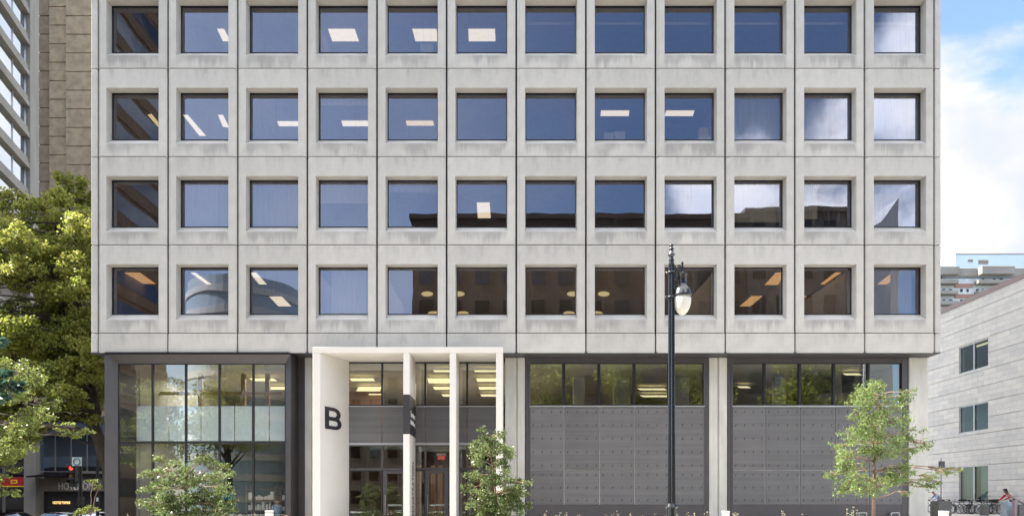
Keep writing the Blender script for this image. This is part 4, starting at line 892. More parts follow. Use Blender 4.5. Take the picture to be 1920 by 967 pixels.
# young honey locust on the right
cl_ = [(1637, 722, 17, 11, 0), (1620, 735, 16, 8), (1652, 745, 24, 10), (1690, 742, 16, 11), (1705, 735, 12, 7), (1682, 762, 26, 11), (1625, 762, 16, 9), (1640, 785, 26, 13), (1675, 790, 22, 11), (1700, 785, 18, 10),
       (1600, 812, 26, 11), (1632, 818, 26, 12), (1668, 820, 26, 12), (1702, 815, 24, 12), (1730, 832, 20, 8), (1715, 845, 22, 8), (1572, 838, 18, 8), (1596, 848, 22, 9), (1640, 848, 30, 13), (1680, 850, 24, 10),
       (1562, 890, 17, 8), (1582, 880, 20, 9), (1590, 905, 22, 9), (1612, 895, 26, 11), (1628, 920, 22, 11), (1650, 900, 28, 11), (1680, 900, 26, 10), (1700, 888, 20, 8), (1720, 905, 18, 8), (1700, 925, 10, 6), (1604, 918, 12, 6), (1745, 892, 18, 8), (1765, 882, 18, 6), (1780, 886, 12, 5), (1800, 881, 8, 4), (1742, 912, 14, 9), (1752, 905, 12, 7)]
cl_ += [(1637 + random.uniform(-1, 1) * (12 + (py_ - 720) * .36), py_ + random.uniform(-6, 6), random.uniform(14, 22), random.uniform(9, 14)) for py_ in list(range(730, 925, 7))]
cl_ = [(a, b__, c_ * 1.1, d_ * 1.35, *(e_ or [random.uniform(-.8, .8)])) for a, b__, c_, d_, *e_ in cl_]
tree_px('young_tree', 'young feathery leaved tree in front of the right perforated bay', 'tree', 17, [(1637, 1060), (1637, 965), (1640, 900), (1637, 830), (1644, 770), (1640, 730)], cl_, 1350, 'leaf_locust', .075, 'bark_young', .052, depth=.7, sub=9, aspect=.30, droop=.55, twig=.008)
# shrubs
def fuller(cl_, pts, n):
    out = [(a, b__, c_ * 1.05, d_ * 1.35, *e_) for a, b__, c_, d_, *e_ in cl_]
    for _ in range(n):
        cx_, cy_, rx_, ry_ = random.choice(pts); a = random.uniform(0, 6.28); r_ = math.sqrt(random.random()); out.append((cx_ + rx_ * r_ * math.cos(a), cy_ + ry_ * r_ * math.sin(a), random.uniform(12, 22), random.uniform(10, 17)))
    return out
cl_ = [(297, 862, 14, 9), (312, 878, 20, 10), (330, 868, 12, 8), (350, 878, 20, 11), (372, 862, 14, 8), (388, 858, 12, 8), (400, 872, 18, 9), (424, 874, 12, 7), (418, 892, 20, 10), (282, 888, 18, 8), (268, 918, 12, 5), (290, 912, 20, 9), (320, 902, 28, 14), (355, 905, 32, 16), (392, 902, 28, 14), (300, 938, 24, 12), (335, 935, 34, 16), (375, 935, 34, 16), (412, 925, 26, 13), (425, 950, 20, 12), (320, 962, 30, 12), (360, 965, 34, 12), (400, 962, 26, 12), (342, 990, 60, 20), (395, 990, 30, 18)]
cl_ = fuller(cl_, [(350, 930, 78, 48)], 18)
tree_px('leafy_shrub', 'broad leafy shrub in front of the dark steel shop window', 'shrub', 16, [(352, 1030), (350, 960), (345, 900)], cl_, 1900, 'leaf_shrub', .064, 'bark_young', .035, depth=.5, sub=9, aspect=.5, twig=.006)
cl_ = [(903, 806, 9, 7, 0), (912, 822, 18, 9), (935, 815, 16, 9), (893, 835, 16, 9), (925, 842, 24, 12), (955, 848, 16, 12), (900, 865, 20, 12), (935, 868, 24, 13), (885, 892, 16, 10), (915, 895, 26, 14), (945, 895, 24, 13), (975, 905, 16, 9), (990, 905, 12, 6), (880, 915, 14, 9), (910, 925, 26, 14), (945, 928, 28, 14), (978, 925, 18, 10), (890, 945, 18, 10), (925, 955, 30, 14), (960, 955, 26, 13), (985, 945, 14, 9), (930, 990, 50, 22)]
cl_ = fuller(cl_, [(930, 935, 48, 40), (920, 860, 30, 36)], 14)
tree_px('leafy_shrub', 'upright leafy shrub in front of the right hand portal pier', 'shrub', 16, [(932, 1030), (932, 960), (925, 890), (915, 820)], cl_, 2100, 'leaf_shrub', .064, 'bark_young', .035, depth=.45, sub=9, aspect=.5, twig=.006)
# low twig close to the camera at the left edge
cl_ = [(4, 640, 12, 8, 0), (10, 700, 14, 10, 0), (24, 722, 16, 8, 0), (2, 725, 14, 10, 0), (38, 730, 9, 4, 0), (4, 748, 12, 8, 0)]
tree_px('leafy_branch_tree', 'blue green leaved twigs hanging close at the left edge', 'tree', 9, [(-180, 1200), (-170, 900), (-120, 760), (-40, 715)], [c_ for c_ in cl_], 380, 'leaf_dark', .14, 'bark', .05, depth=.1, sub=3, aspect=.5, twig=.006)
# street trees behind the camera, seen only in the glass
pt = None
for i, (x, y) in enumerate([(-33, -9), (-26, -8.5), (4.5, -10), (12, -9), (19, -10), (27, -8.5)]):
    if pt is None:
        pt = thing('street_tree', 'broad street tree across the road, leftmost of its row', 'tree', (x, y, 0), group='street trees across the road'); tb_ = MB(); tb_.tube([(x, y, 0), (x + .1, y, 3), (x, y + .1, 6), (x + .1, y, 9)], [.3, .24, .18, .06], 10); cs, rs, ns = [], [], []
        for k in range(34):
            a = random.uniform(0, 6.28); rr = random.uniform(.5, 3.2); z = random.uniform(4.5, 12); sc_ = 1 - .5 * abs(z - 8) / 5; c = (x + math.cos(a) * rr * sc_, y + math.sin(a) * rr * sc_, z); limb(tb_, (x, y, z * .6), c, .07, .02, 5, .1); cs.append(c); rs.append((1.3, 1.3, .8)); ns.append(260)
        tb_.build('trunk', 'bark', pt, smooth=True); leaf_obj('crown', leaves(cs, rs, ns, .24, .6), 'leaf_maple', pt)
    else:
        c = copy_tree(pt); c.location = (x, y, 0); c.rotation_euler = (0, 0, i * 1.3); c.scale = (1.35, 1.35, 1.3); c['label'] = f'broad street tree across the road, {ORD[i]} from the left of its row'
# planting bed with grass and pale plumes along the front
V = []; x = -10
bed = [(random.uniform(-9.5, 6.5), random.uniform(12.2, 15.0)) for _ in range(900)] + [(random.uniform(7.5, 11.5), random.uniform(12.5, 15)) for _ in range(200)]
mb = MB()
for (x, y) in bed:
    for _ in range(5):
        h = random.uniform(.35, .72) * (1.18 if random.random() < .12 else 1); dx, dy = random.uniform(-.2, .2), random.uniform(-.15, .15); a = random.uniform(0, 3.14); wx, wy = .008 * math.cos(a), .008 * math.sin(a)
        mb.add([(x - wx, y - wy, 0), (x + wx, y + wy, 0), (x + dx * .5 + wx, y + dy * .5 + wy, h * .65), (x + dx, y + dy, h), (x + dx * .5 - wx, y + dy * .5 - wy, h * .65)], [(0, 1, 2, 3, 4)])
tag(mb.build('grass', 'grass'), 'low bed of ornamental grass along the bottom edge in front of the building', 'grass', kind='stuff')
mb = MB()
for px, py in [(322, 958), (478, 960), (580, 962), (1022, 962), (1024, 957), (1044, 963), (1050, 961), (1060, 962), (1062, 958), (1135, 963), (1158, 958), (1148, 963), (1182, 962), (1204, 963), (1270, 962), (1291, 960), (1302, 961), (1325, 958), (1322, 962), (1333, 955), (1375, 958), (1378, 962), (1382, 959), (1470, 962), (1467, 957), (1505, 963), (1590, 962), (1588, 953), (1597, 956), (1600, 950), (1606, 955), (450, 963), (436, 961), (240, 962), (700, 964), (1085, 964), (1230, 962), (1248, 964)]:
    Y = random.uniform(12.8, 14.6); p = P(px, py, Y); x, y, z = p
    mb.tube([(x + random.uniform(-.06, .06), y, 0), (x, y, z - .05)], [.004, .003], 4)
    for _ in range(7): mb.ball((x + random.gauss(0, .014), y + random.gauss(0, .012), z - random.uniform(-.01, .10)), .007, 4)
tag(mb.build('flower_plumes', 'plume'), 'pale plumed stems rising from the grass bed along the bottom edge', 'flowers', kind='stuff')
# wispy grass right
mb = MB()
for k in range(30):
    x = X(1597, 14) + random.gauss(0, .05); y = 14 + random.gauss(0, .05); h = random.uniform(.75, 1.02); dx = random.gauss(.08, .1); mb.tube([(x, y, 0), (x + dx * .3, y, h * .6), (x + dx, y, h)], [.006, .005, .001], 4)
tag(mb.build('tall_grass_tuft', 'grass'), 'tall wispy grass tuft left of the young tree trunk', 'grass tuft')

# ------------------------------------------------------------------ street lamp
LY = 15.0; lx = X(1259, LY); zt = Z(457, LY)
SL = thing('street_lamp', 'black fluted street lamp with a hanging acorn shaped globe in front of the facade', 'street lamp', (lx, LY, 0))
q = MB(); q.lathe([(.19, 0), (.19, .1), (.15, .14), (.15, .55), (.12, .62), (.115, 1.0), (.13, 1.03), (.1, 1.1)], (lx, LY, 0), 20); q.build('base', 'lamp_black', SL)
q = MB(); q.lathe([(.095, 1.1), (.088, 2.6), (.082, 2.65), (.074, 4.2), (.069, Z(496, LY))], (lx, LY, 0), 28, flute=.16); q.build('pole', 'lamp_black', SL)
def s_(py): return Z(py, LY)
q = MB(); q.lathe([(.07, s_(497)), (.055, s_(493)), (.05, s_(490)), (.062, s_(488)), (.045, s_(485)), (.042, s_(480)), (.075, s_(478.5)), (.078, s_(477)), (.045, s_(475)), (.05, s_(471)), (.035, s_(469)), (.055, s_(467)), (.05, s_(465)), (.02, s_(463.5)), (.045, s_(461)), (.045, s_(459)), (.02, s_(457))], (lx, LY, 0), 16); q.build('finial', 'lamp_black', SL, smooth=True)
gx = X(1279.5, LY); yy = LY
q = MB()
q.tube([(lx, yy, s_(511)), (lx + .1, yy, s_(505)), (lx + .17, yy, s_(499)), (gx, yy, s_(503)), (gx, yy, s_(512))], [.022, .02, .02, .018, .018], 8)
q.torus((lx + .12, yy, s_(508)), .045, .013); q.torus((lx + .17, yy, s_(499)), .03, .012); q.torus((lx + .10, yy, s_(521)), .04, .012); q.torus((lx + .09, yy, s_(536)), .035, .011); q.torus((lx + .06, yy, s_(500)), .03, .011)
q.tube([(lx - .06, yy, s_(511)), (lx - .09, yy, s_(511))], [.02, .022], 8); q.ball((lx - .1, yy, s_(511)), .025, 6); q.torus((lx, yy, s_(511)), .082, .02, 'z'); q.torus((lx, yy, s_(557)), .082, .022, 'z'); q.ball((lx - .12, yy, s_(557)), .032, 6)
q.tube([(lx + .08, yy, s_(557)), (gx - .18, yy, s_(552))], .016, 8); q.tube([(lx + .085, yy, s_(545)), (lx + .085, yy, s_(570))], [.03, .02], 8)
q.build('bracket', 'lamp_black', SL, smooth=True)
q = MB(); q.lathe([(.012, s_(490)), (.03, s_(494)), (.012, s_(497)), (.035, s_(500)), (.014, s_(503)), (.04, s_(507)), (.02, s_(511)), (.11, s_(513.5)), (.115, s_(515)), (.09, s_(517)), (.085, s_(533)), (.10, s_(536)), (.15, s_(540)), (.185, s_(547)), (.195, s_(551)), (.205, s_(553)), (.205, s_(556)), (.18, s_(556.5))][::-1], (gx, yy, 0), 28); q.build('hood', 'lamp_black', SL, smooth=True)
q = MB(); q.lathe([(.178, s_(556)), (.188, s_(562)), (.182, s_(569)), (.155, s_(578)), (.11, s_(585)), (.05, s_(589.5)), (.01, s_(590.5))][::-1], (gx, yy, 0), 28); q.build('globe', 'lamp_glass', SL, smooth=True)

# ------------------------------------------------------------------ traffic signal and small posts
TY = 42.0; tx = X(150.5, TY); tg = terr(tx, TY)
TS = thing('traffic_signal', 'black traffic signal showing red on a dark post in front of the hotel sign', 'traffic light', (tx, TY, tg))
MB().lathe([(.14, tg), (.12, tg + .4), (.10, tg + .5), (.10, Z(873, TY))], (tx, TY, 0), 14).build('pole', 'black_steel', TS)
MB().box(X(131, TY), X(143, TY), TY - .15, TY + .2, Z(912, TY), Z(870, TY)).build('signal_housing', 'black_steel', TS, bevel=.03)
for k, (py, m_) in enumerate(((877, 'red_lamp'), (890, 'amber_dim'), (903, 'dark_room'))):
    q = MB(); q.lathe([(.02, 0), (.10, .02), (.13, .05), (.13, .06)][::-1], (0, 0, 0), 16); c = Vector((X(137, TY), TY - .16, Z(py, TY))); q.v = [(c.x + x_, c.y + z_ * -1 + .02, c.z + y_) for x_, y_, z_ in q.v]; q.build('signal_lens', m_, TS)
    q = MB()
    q.add([(c.x - .15 * math.cos(a), c.y, c.z + .15 * math.sin(a)) for a in [math.pi * i / 8 for i in range(9)]] + [(c.x - .15 * math.cos(a), c.y - .25, c.z + .13 * math.sin(a)) for a in [math.pi * i / 8 for i in range(9)]], [(i, i + 1, 10 + i, 9 + i) for i in range(8)]); q.build('visor', 'black_steel', TS)
MB().box(X(144, TY), X(147, TY), TY - .05, TY + .05, Z(905, TY), Z(902, TY)).build('mounting_arm', 'black_steel', TS)
MB().box(X(147, TY), X(156, TY), TY - .14, TY + .14, Z(946, TY), Z(930, TY)).build('control_box', 'black_steel', TS)
PSn = thing('street_sign', 'square white sign with a teal ring on top of the signal post', 'sign', (tx, TY - .1, Z(873, TY)))
MB().box(X(138, TY), X(156, TY), TY - .16, TY - .13, Z(873, TY), Z(857, TY)).build('plate', 'letter_white', PSn); MB().torus((X(147, TY), TY - .17, Z(865, TY)), .2, .035).build('ring', 'teal', PSn)
SP = thing('sign_post', 'dark lamp post standing between the signal and the trunk', 'post', (X(183, 45), 45, terr(X(183, 45), 45))); MB().tube([(X(183, 45), 45, terr(-27, 45)), (X(183, 45), 45, Z(800, 45))], [.11, .08], 12).build('pole', 'black_steel', SP); MB().box(X(184, 45), X(187, 45), 44.8, 44.86, Z(939, 45), Z(932, 45)).build('plate', 'letter_white', SP)
for px, top, w_, Y, lb in ((505, 956, 12, 19, 'cream bollard in front of the right jamb of the shop window'), (1361, 957, 11, 19, 'cream bollard in front of the pilaster between the perforated bays'), (1769.5, 945, 12, 20, 'cream bollard below the planter at the right corner')):
    x = X(px, Y); z1 = Z(top, Y) if px != 1769.5 else Z(957, Y); hw = w_ * Y / F / 2; t = thing('bollard', lb, 'bollard', (x, Y, 0), group='cream bollards'); MB().box(x - hw, x + hw, Y - hw, Y + hw, 0, z1 - .05).build('post', 'tower_pale', t, bevel=.01); MB().box(x - hw - .006, x + hw + .006, Y - hw - .006, Y + hw + .006, z1 - .046, z1).build('cap', 'tower_pale', t)
for px, lb in ((1615, 'grey framed wall box left of the young tree trunk'), (1676, 'grey framed wall box right of the young tree trunk')):
    Y = 27.8; x = X(px, Y); t = thing('wall_box', lb, 'wall box', (x, Y, .35), group='wall boxes on the base panel'); MB().box(x - .17, x + .17, Y - .12, 27.838, .35, .7).build('frame', 'alu', t); MB().box(x - .14, x + .14, Y - .126, Y - .121, .38, .67).build('cover', 'dark_steel', t)

# ------------------------------------------------------------------ cars
def wheel_set(t, xs_, w_, r):
    for x in xs_:
        for y in (-w_, w_):
            q = MB().torus((x, y, r), r - .09, .095, 'y', 24, 8).build('wheel', 'rubber', t, smooth=True, off=(0, 0, 0))
            q2 = MB(); q2.tube([(x, y - .07, r), (x, y + .07, r)], r - .12, 16); q2.build('rim', 'alu', q, off=(0, 0, 0))
def car(loc, rz_, label, body, group='cars parked by the hotel'):
    t = thing('parked_car', label, 'car', loc, rz_, group)
    prof = [(-2.2, .35, .80), (-2.25, .62, .84), (-2.05, .92, .84), (-1.55, 1.0, .82), (-.95, 1.38, .62), (-.4, 1.45, .60), (.35, 1.42, .60), (1.05, 1.0, .80), (1.9, .88, .82), (2.2, .66, .80), (2.2, .35, .78)]
    belt = [(-2.2, .30, .86), (-2.25, .60, .88), (-2.0, .88, .88), (-1.55, .95, .88), (.95, .97, .88), (1.9, .84, .86), (2.2, .62, .82), (2.2, .30, .82)]
    q = MB(); n = len(belt)
    q.add([(x, -w_, z) for x, z, w_ in belt] + [(x, w_, z) for x, z, w_ in belt], [tuple(range(n)), tuple(range(n, 2 * n))[::-1]] + [(i, (i + 1) % n, n + (i + 1) % n, n + i) for i in range(n)]); q.build('body', body, t, off=(0, 0, 0), bevel=.05)
    roof = [(-1.0, 1.33), (-.6, 1.43), (-.1, 1.46), (.3, 1.42), (.45, 1.37)]; q = MB(); n = len(roof)
    q.add([(x, -.60, z) for x, z in roof] + [(x, .60, z) for x, z in roof] + [(x, -.56, z - .05) for x, z in roof] + [(x, .56, z - .05) for x, z in roof], [(i, i + 1, n + i + 1, n + i) for i in range(n - 1)] + [(2 * n + i, 3 * n + i, 3 * n + i + 1, 2 * n + i + 1) for i in range(n - 1)] + [(i, 2 * n + i, 2 * n + i + 1, i + 1) for i in range(n - 1)] + [(n + i, n + i + 1, 3 * n + i + 1, 3 * n + i) for i in range(n - 1)]); q.build('roof', body, t, off=(0, 0, 0), smooth=False)
    g = [(-1.55, .96, .80), (-1.0, 1.31, .59), (.45, 1.35, .59), (1.05, .98, .79)]; q = MB(); n = 4
    q.add([(x, -w_, z) for x, z, w_ in g] + [(x, w_, z) for x, z, w_ in g], [(0, 1, 2, 3), (7, 6, 5, 4), (0, 4, 5, 1), (2, 6, 7, 3)]); q.build('glazing', 'glass_dark', t, off=(0, 0, 0))
    for y in (-.61, .61):
        MB().tube([(-.35, y * 1.28, .97), (-.3, y * .985, 1.36)], .035, 6).tube([(1.05, y * 1.27, .97), (.45, y * .985, 1.37)], .03, 6).tube([(-1.55, y * 1.27, .97), (-1.0, y * .985, 1.33)], .05, 6).build('pillar', body, t, off=(0, 0, 0))
        MB().box(2.12, 2.2, y - .14, y + .14, .6, .72).build('headlight', 'letter_white', t, off=(0, 0, 0)); MB().box(-2.26, -2.2, y - .14, y + .14, .68, .82).build('tail_light', 'red_awning', t, off=(0, 0, 0))
        MB().box(.75, .9, y * 1.62 - .06, y * 1.62 + .06, .95, 1.06).build('mirror', body, t, off=(0, 0, 0))
    wheel_set(t, (-1.35, 1.35), .80, .33)
for px, Y, rz_, lb, m_ in ((30, 49, .08, 'dark car with only its roof in view below the red shop fascia', 'car_dark'), (108, 48, 3.1, 'silver car roof in view below the gold hotel lettering', 'car_silver'), (178, 50.5, .05, 'white car behind the low sapling beside the dark steel jamb', 'car_white')):
    x = X(px, Y); car((x, Y, terr(x, Y) - .12), rz_, lb, m_)

# ------------------------------------------------------------------ bicycles along the stone wall
def bike(frame_m, label, loc, rz_, lean=.0, basket=False, bag=None):
    t = thing('bicycle', label, 'bicycle', loc, rz_, 'bicycles parked along the stone wall'); t.rotation_euler = (lean, 0, rz_); o0 = (0, 0, 0)
    for x in (-.52, .52):
        wv = MB().torus((x, 0, .34), .32, .022, 'y', 28, 6).build('wheel', 'rubber', t, off=o0, smooth=True)
        sp = MB().torus((x, 0, .34), .295, .008, 'y', 28, 4)
        for k in range(10):
            a = math.pi * k / 10 * 2; sp.tube([(x, 0, .34), (x + .295 * math.cos(a), 0, .34 + .295 * math.sin(a))], .003, 3)
        sp.tube([(x, -.04, .34), (x, .04, .34)], .022, 8); sp.build('spokes', 'tube_silver', wv, off=o0)
    f_ = MB(); bb_, st, hd, ra, fa = (-.08, 0, .30), (-.2, 0, .80), (.36, 0, .86), (-.52, 0, .34), (.52, 0, .34); hl = (.39, 0, .72)
    f_.tube([bb_, st], .017, 8).tube([st, hd], .017, 8).tube([bb_, hl], .019, 8).tube([hd, hl], .02, 8)
    for y in (-.045, .045): f_.tube([bb_, (ra[0], y, ra[2])], .010, 6).tube([st, (ra[0], y, ra[2])], .009, 6).tube([hl, (.46, y, .5), (fa[0], y, fa[2])], .011, 6)
    f_.build('frame', frame_m, t, off=o0, smooth=True)
    MB().tube([(-.2, 0, .8), (-.23, 0, .93)], .012, 6).tube([(-.36, 0, .95), (-.22, 0, .96), (-.08, 0, .94)], [.07, .05, .02], 8).build('saddle', 'rubber', t, off=o0)
    MB().tube([hd, (.34, 0, .98)], .013, 6).tube([(.26, -.29, 1.0), (.35, -.18, .99), (.36, 0, .98), (.35, .18, .99), (.26, .29, 1.0)], .013, 8).build('handlebar', 'tube_silver' if frame_m != 'cloth_black' else 'rubber', t, off=o0)
    cr = MB().torus((-.08, .05, .30), .09, .008, 'y', 18, 4); cr.tube([(-.08, .05, .3), (-.02, .07, .15)], .009, 5).tube([(-.08, -.05, .3), (-.14, -.07, .45)], .009, 5).box(-.07, .03, .07, .16, .135, .155).box(-.19, -.09, -.16, -.07, .44, .46); cr.build('crank', 'tube_silver', t, off=o0)
    if basket: MB().box(.42, .74, -.17, .17, .78, .80).box(.42, .435, -.17, .17, .80, 1.0).box(.725, .74, -.17, .17, .80, 1.0).box(.435, .725, -.17, -.155, .80, 1.0).box(.435, .725, .155, .17, .80, 1.0).build('basket', 'rubber', t, off=o0)
    if bag: MB().prism([(-.75, -.2), (-.35, -.2), (-.35, -.06), (-.75, -.06)], .32, .62).build('pannier', bag, t, off=o0, bevel=.04)
    return t
BG = .28
for x, y, rz_, m_, lb, bk_, bg_ in [
    (32.2, 50.2, 1.2, 'cloth_black', 'dark bicycle turned end on behind the granite planter', False, None),
    (32.1, 48.6, 2.6, 'cloth_black', 'slanted black bicycle with its saddle against the window jamb', False, 'cloth_black'),
    (32.2, 47.7, .7, 'brown_paint', 'slanted brown bicycle under the left pane of the ground floor window', False, None),
    (32.2, 46.9, 2.5, 'cloth_black', 'slanted black bicycle under the right pane of the ground floor window', False, None),
    (32.3, 46.1, .6, 'teal', 'teal bicycle close to the wall right of the ground floor window', True, None),
    (30.9, 50.8, 2.9, 'cloth_black', 'black bicycle at the left end of the row beside the corner pilaster', False, None),
    (31.4, 49.2, .2, 'cloth_black', 'black bicycle with a blue pannier right of the planter', False, 'blue_paint'),
    (31.5, 48.0, 3.3, 'car_dark', 'dark bicycle left of the big window mullion', False, None),
    (31.6, 47.2, .15, 'tube_silver', 'silver bicycle below the big ground floor window', False, None),
    (31.9, 46.5, 3.4, 'car_white', 'white bicycle propped behind the round stone bollard', False, None),
    (31.9, 45.7, .1, 'cloth_black', 'black bicycle with a front basket left of the leaning person', True, None),
    (31.5, 44.5, 3.0, 'brown_paint', 'brown bicycle being unlocked by the person in red', False, None),
    (33.0 - .9, 43.0, .2, 'blue_paint', 'blue bicycle at the right edge behind the ramp rail', False, None)]:
    bike(m_, lb, (x, y, BG), rz_, random.uniform(-.08, .08), bk_, bg_)

# ------------------------------------------------------------------ people
def skin_obj(name, joints, edges_, material, parent, sub=2):
    me = bpy.data.meshes.new(name); names = list(joints); me.from_pydata([joints[k][0] for k in names], [(names.index(a), names.index(b__)) for a, b__ in edges_], []); me.update()
    ob = bpy.data.objects.new(name, me); C.objects.link(ob); ob.parent = parent; sk = ob.modifiers.new('skin', 'SKIN'); sk.use_smooth_shade = True
    if not me.skin_vertices:
        bpy.context.view_layer.update()
    for i, k in enumerate(names):
        r = joints[k][1]; r = r if hasattr(r, '__len__') else (r, r); me.skin_vertices[0].data[i].radius = r; me.skin_vertices[0].data[i].use_root = (i == 0)
    s = ob.modifiers.new('sub', 'SUBSURF'); s.levels = sub; s.render_levels = sub; me.materials.append(M[material]); return ob
def person(label, loc, rz_, J, skin, top_m, leg_m, hair_m, long_hair=False, shoes='cloth_black', arm_m=None):
    """J: joint positions in metres in the person's own frame (facing +x)"""
    t = thing('person', label, 'person', loc, rz_)
    rad = dict(pelvis=.115, waist=.10, chest=.13, neck=.055, head0=.075, head1=.098, head2=.06)
    for s in 'lr': rad.update({'sh' + s: .06, 'el' + s: .042, 'wr' + s: .028, 'ha' + s: .03, 'fi' + s: .012, 'hp' + s: .085, 'kn' + s: .058, 'an' + s: .04, 'to' + s: .035})
    jj = {k: (J[k], rad[k]) for k in rad if k in J}
    E = [('pelvis', 'waist'), ('waist', 'chest'), ('chest', 'neck'), ('neck', 'head0'), ('head0', 'head1'), ('head1', 'head2')]
    for s in 'lr': E += [('chest', 'sh' + s), ('sh' + s, 'el' + s), ('el' + s, 'wr' + s), ('wr' + s, 'ha' + s), ('pelvis', 'hp' + s), ('hp' + s, 'kn' + s), ('kn' + s, 'an' + s), ('an' + s, 'to' + s)]
    for s in 'lr':
        h_, w_ = Vector(J['ha' + s]), Vector(J['wr' + s]); d_ = (h_ - w_).normalized(); sd_ = d_.cross(Vector((0, 0, 1))); sd_ = sd_.normalized() if sd_.length > .1 else Vector((0, 1, 0))
        for k in range(4):
            nm = f'f{k}{s}'; ln = (.07, .08, .075, .06)[k]; p1 = h_ + sd_ * (k - 1.5) * .02 + d_ * ln * .5; p2 = p1 + d_ * ln * .4 + Vector((0, 0, -.02)); jj[nm + 'a'] = (tuple(p1), .009); jj[nm + 'b'] = (tuple(p2), .007); E += [('ha' + s, nm + 'a'), (nm + 'a', nm + 'b')]
        jj['th' + s] = (tuple(w_ + d_ * .05 + sd_ * .05), .010); E.append(('wr' + s, 'th' + s))
    skin_obj('body', jj, E, skin, t)
    g = 1.16; tj = {k: (J[k], rad[k] * g + .006) for k in ('chest', 'waist', 'pelvis', 'shl', 'shr', 'ell', 'elr', 'wrl', 'wrr')}; tj['chest'] = (J['chest'], (.165, .135)); tj['neckb'] = (tuple(Vector(J['chest']).lerp(Vector(J['neck']), .6)), .07)
    skin_obj('shirt', tj, [('chest', 'waist'), ('waist', 'pelvis'), ('chest', 'neckb'), ('chest', 'shl'), ('chest', 'shr'), ('shl', 'ell'), ('shr', 'elr'), ('ell', 'wrl'), ('elr', 'wrr')], top_m, t)
    if arm_m: skin_obj('sleeves', {k: (J[k], rad[k] * g + .013) for k in ('shl', 'ell', 'wrl')}, [('shl', 'ell'), ('ell', 'wrl')], arm_m, t); skin_obj('sleeves', {k: (J[k], rad[k] * g + .013) for k in ('shr', 'elr', 'wrr')}, [('shr', 'elr'), ('elr', 'wrr')], arm_m, t)
    lj = {k: (J[k], rad[k] * 1.13 + .012) for k in ('pelvis', 'hpl', 'hpr', 'knl', 'knr', 'anl', 'anr')}; skin_obj('trousers', lj, [('pelvis', 'hpl'), ('pelvis', 'hpr'), ('hpl', 'knl'), ('knl', 'anl'), ('hpr', 'knr'), ('knr', 'anr')], leg_m, t)
    for s in 'lr': skin_obj('shoe', {'a': (J['an' + s], .05), 'b': (J['to' + s], .045)}, [('a', 'b')], shoes, t, 1)
    h0, h1, h2 = (Vector(J[k]) for k in ('head0', 'head1', 'head2')); fw = Vector(J['face']); up_ = (h2 - h0).normalized()
    hj = {'a': (tuple(h1 - fw * .03 + up_ * .02), .105), 'b': (tuple(h2 - fw * .01), .085)}; he = [('a', 'b')]
    if long_hair: hj['c'] = (tuple(h0 - fw * .08), .085); hj['d'] = (tuple(h0 - fw * .13 - Vector((0, 0, .18))), .06); he += [('a', 'c'), ('c', 'd')]
    skin_obj('hair', hj, he, hair_m, t)
    fc = h1 + fw * .088; sd_ = fw.cross(up_).normalized(); q = MB(); q.ball(tuple(fc + up_ * .0 + sd_ * .032), .011, 6); q.ball(tuple(fc - sd_ * .032), .011, 6); q.build('eyes', 'cloth_black', t, off=(0, 0, 0)); q = MB(); q.tube([tuple(fc + fw * .0), tuple(fc + fw * .02 - up_ * .035)], [.008, .014], 6); q.build('nose', skin, t, off=(0, 0, 0))
    q = MB(); q.tube([tuple(fc - up_ * .062 + sd_ * .022), tuple(fc - up_ * .064 + fw * .004), tuple(fc - up_ * .062 - sd_ * .022)], .006, 6); q.build('mouth', 'cloth_red', t, off=(0, 0, 0))
    q = MB()
    for s in (-1, 1): q.ball(tuple(h1 - up_ * .01 + sd_ * .098 * s), .024, 6, 1.3)
    q.build('ears', skin, t, off=(0, 0, 0)); return t
BEND = dict(pelvis=(-.12, 0, .95), waist=(.0, 0, 1.08), chest=(.24, 0, 1.30), neck=(.38, 0, 1.42), head0=(.43, 0, 1.46), head1=(.49, 0, 1.52), head2=(.50, 0, 1.60), face=(.75, 0, -.55),
    shl=(.26, .18, 1.32), shr=(.26, -.18, 1.32), ell=(.42, .24, 1.08), elr=(.42, -.24, 1.08), wrl=(.62, .18, .95), wrr=(.62, -.18, .98), hal=(.70, .17, .92), har=(.70, -.17, .95),
    hpl=(-.12, .09, .90), hpr=(-.12, -.09, .90), knl=(-.06, .11, .50), knr=(.10, -.11, .50), anl=(-.16, .11, .08), anr=(.02, -.11, .08), tol=(.0, .12, .04), tor=(.18, -.12, .04))
person('person in pale blue shirt and dark trousers bending over a bicycle by the corner pilaster', (X(1761, 50.2), 50.2, BG), math.pi + .1, BEND, 'skin', 'cloth_blue', 'cloth_navy', 'hair_black')
LEAN = dict(BEND); LEAN.update(wrl=(.72, .2, .98), hal=(.80, .19, .95), wrr=(.75, -.18, .92), har=(.82, -.17, .88), ell=(.50, .25, 1.08), elr=(.5, -.25, 1.06))
person('long haired person in black and white with red sleeves leaning over a brown bicycle', (X(1897, 44.0), 44.0, BG), math.pi + .15, LEAN, 'skin_dark', 'cloth_white', 'cloth_black', 'hair_black', True, arm_m='cloth_red')
SIT = dict(pelvis=(0, 0, .50), waist=(-.02, 0, .64), chest=(-.02, 0, .86), neck=(.0, 0, 1.0), head0=(.01, 0, 1.05), head1=(.02, 0, 1.12), head2=(.02, 0, 1.19), face=(1, 0, -.05),
    shl=(0, .17, .92), shr=(0, -.17, .92), ell=(.08, .22, .66), elr=(.08, -.22, .66), wrl=(.30, .14, .60), wrr=(.3, -.14, .60), hal=(.38, .12, .59), har=(.38, -.12, .59),
    hpl=(.02, .09, .50), hpr=(.02, -.09, .50), knl=(.45, .11, .50), knr=(.45, -.11, .50), anl=(.45, .11, .09), anr=(.45, -.11, .09), tol=(.60, .11, .05), tor=(.60, -.11, .05))
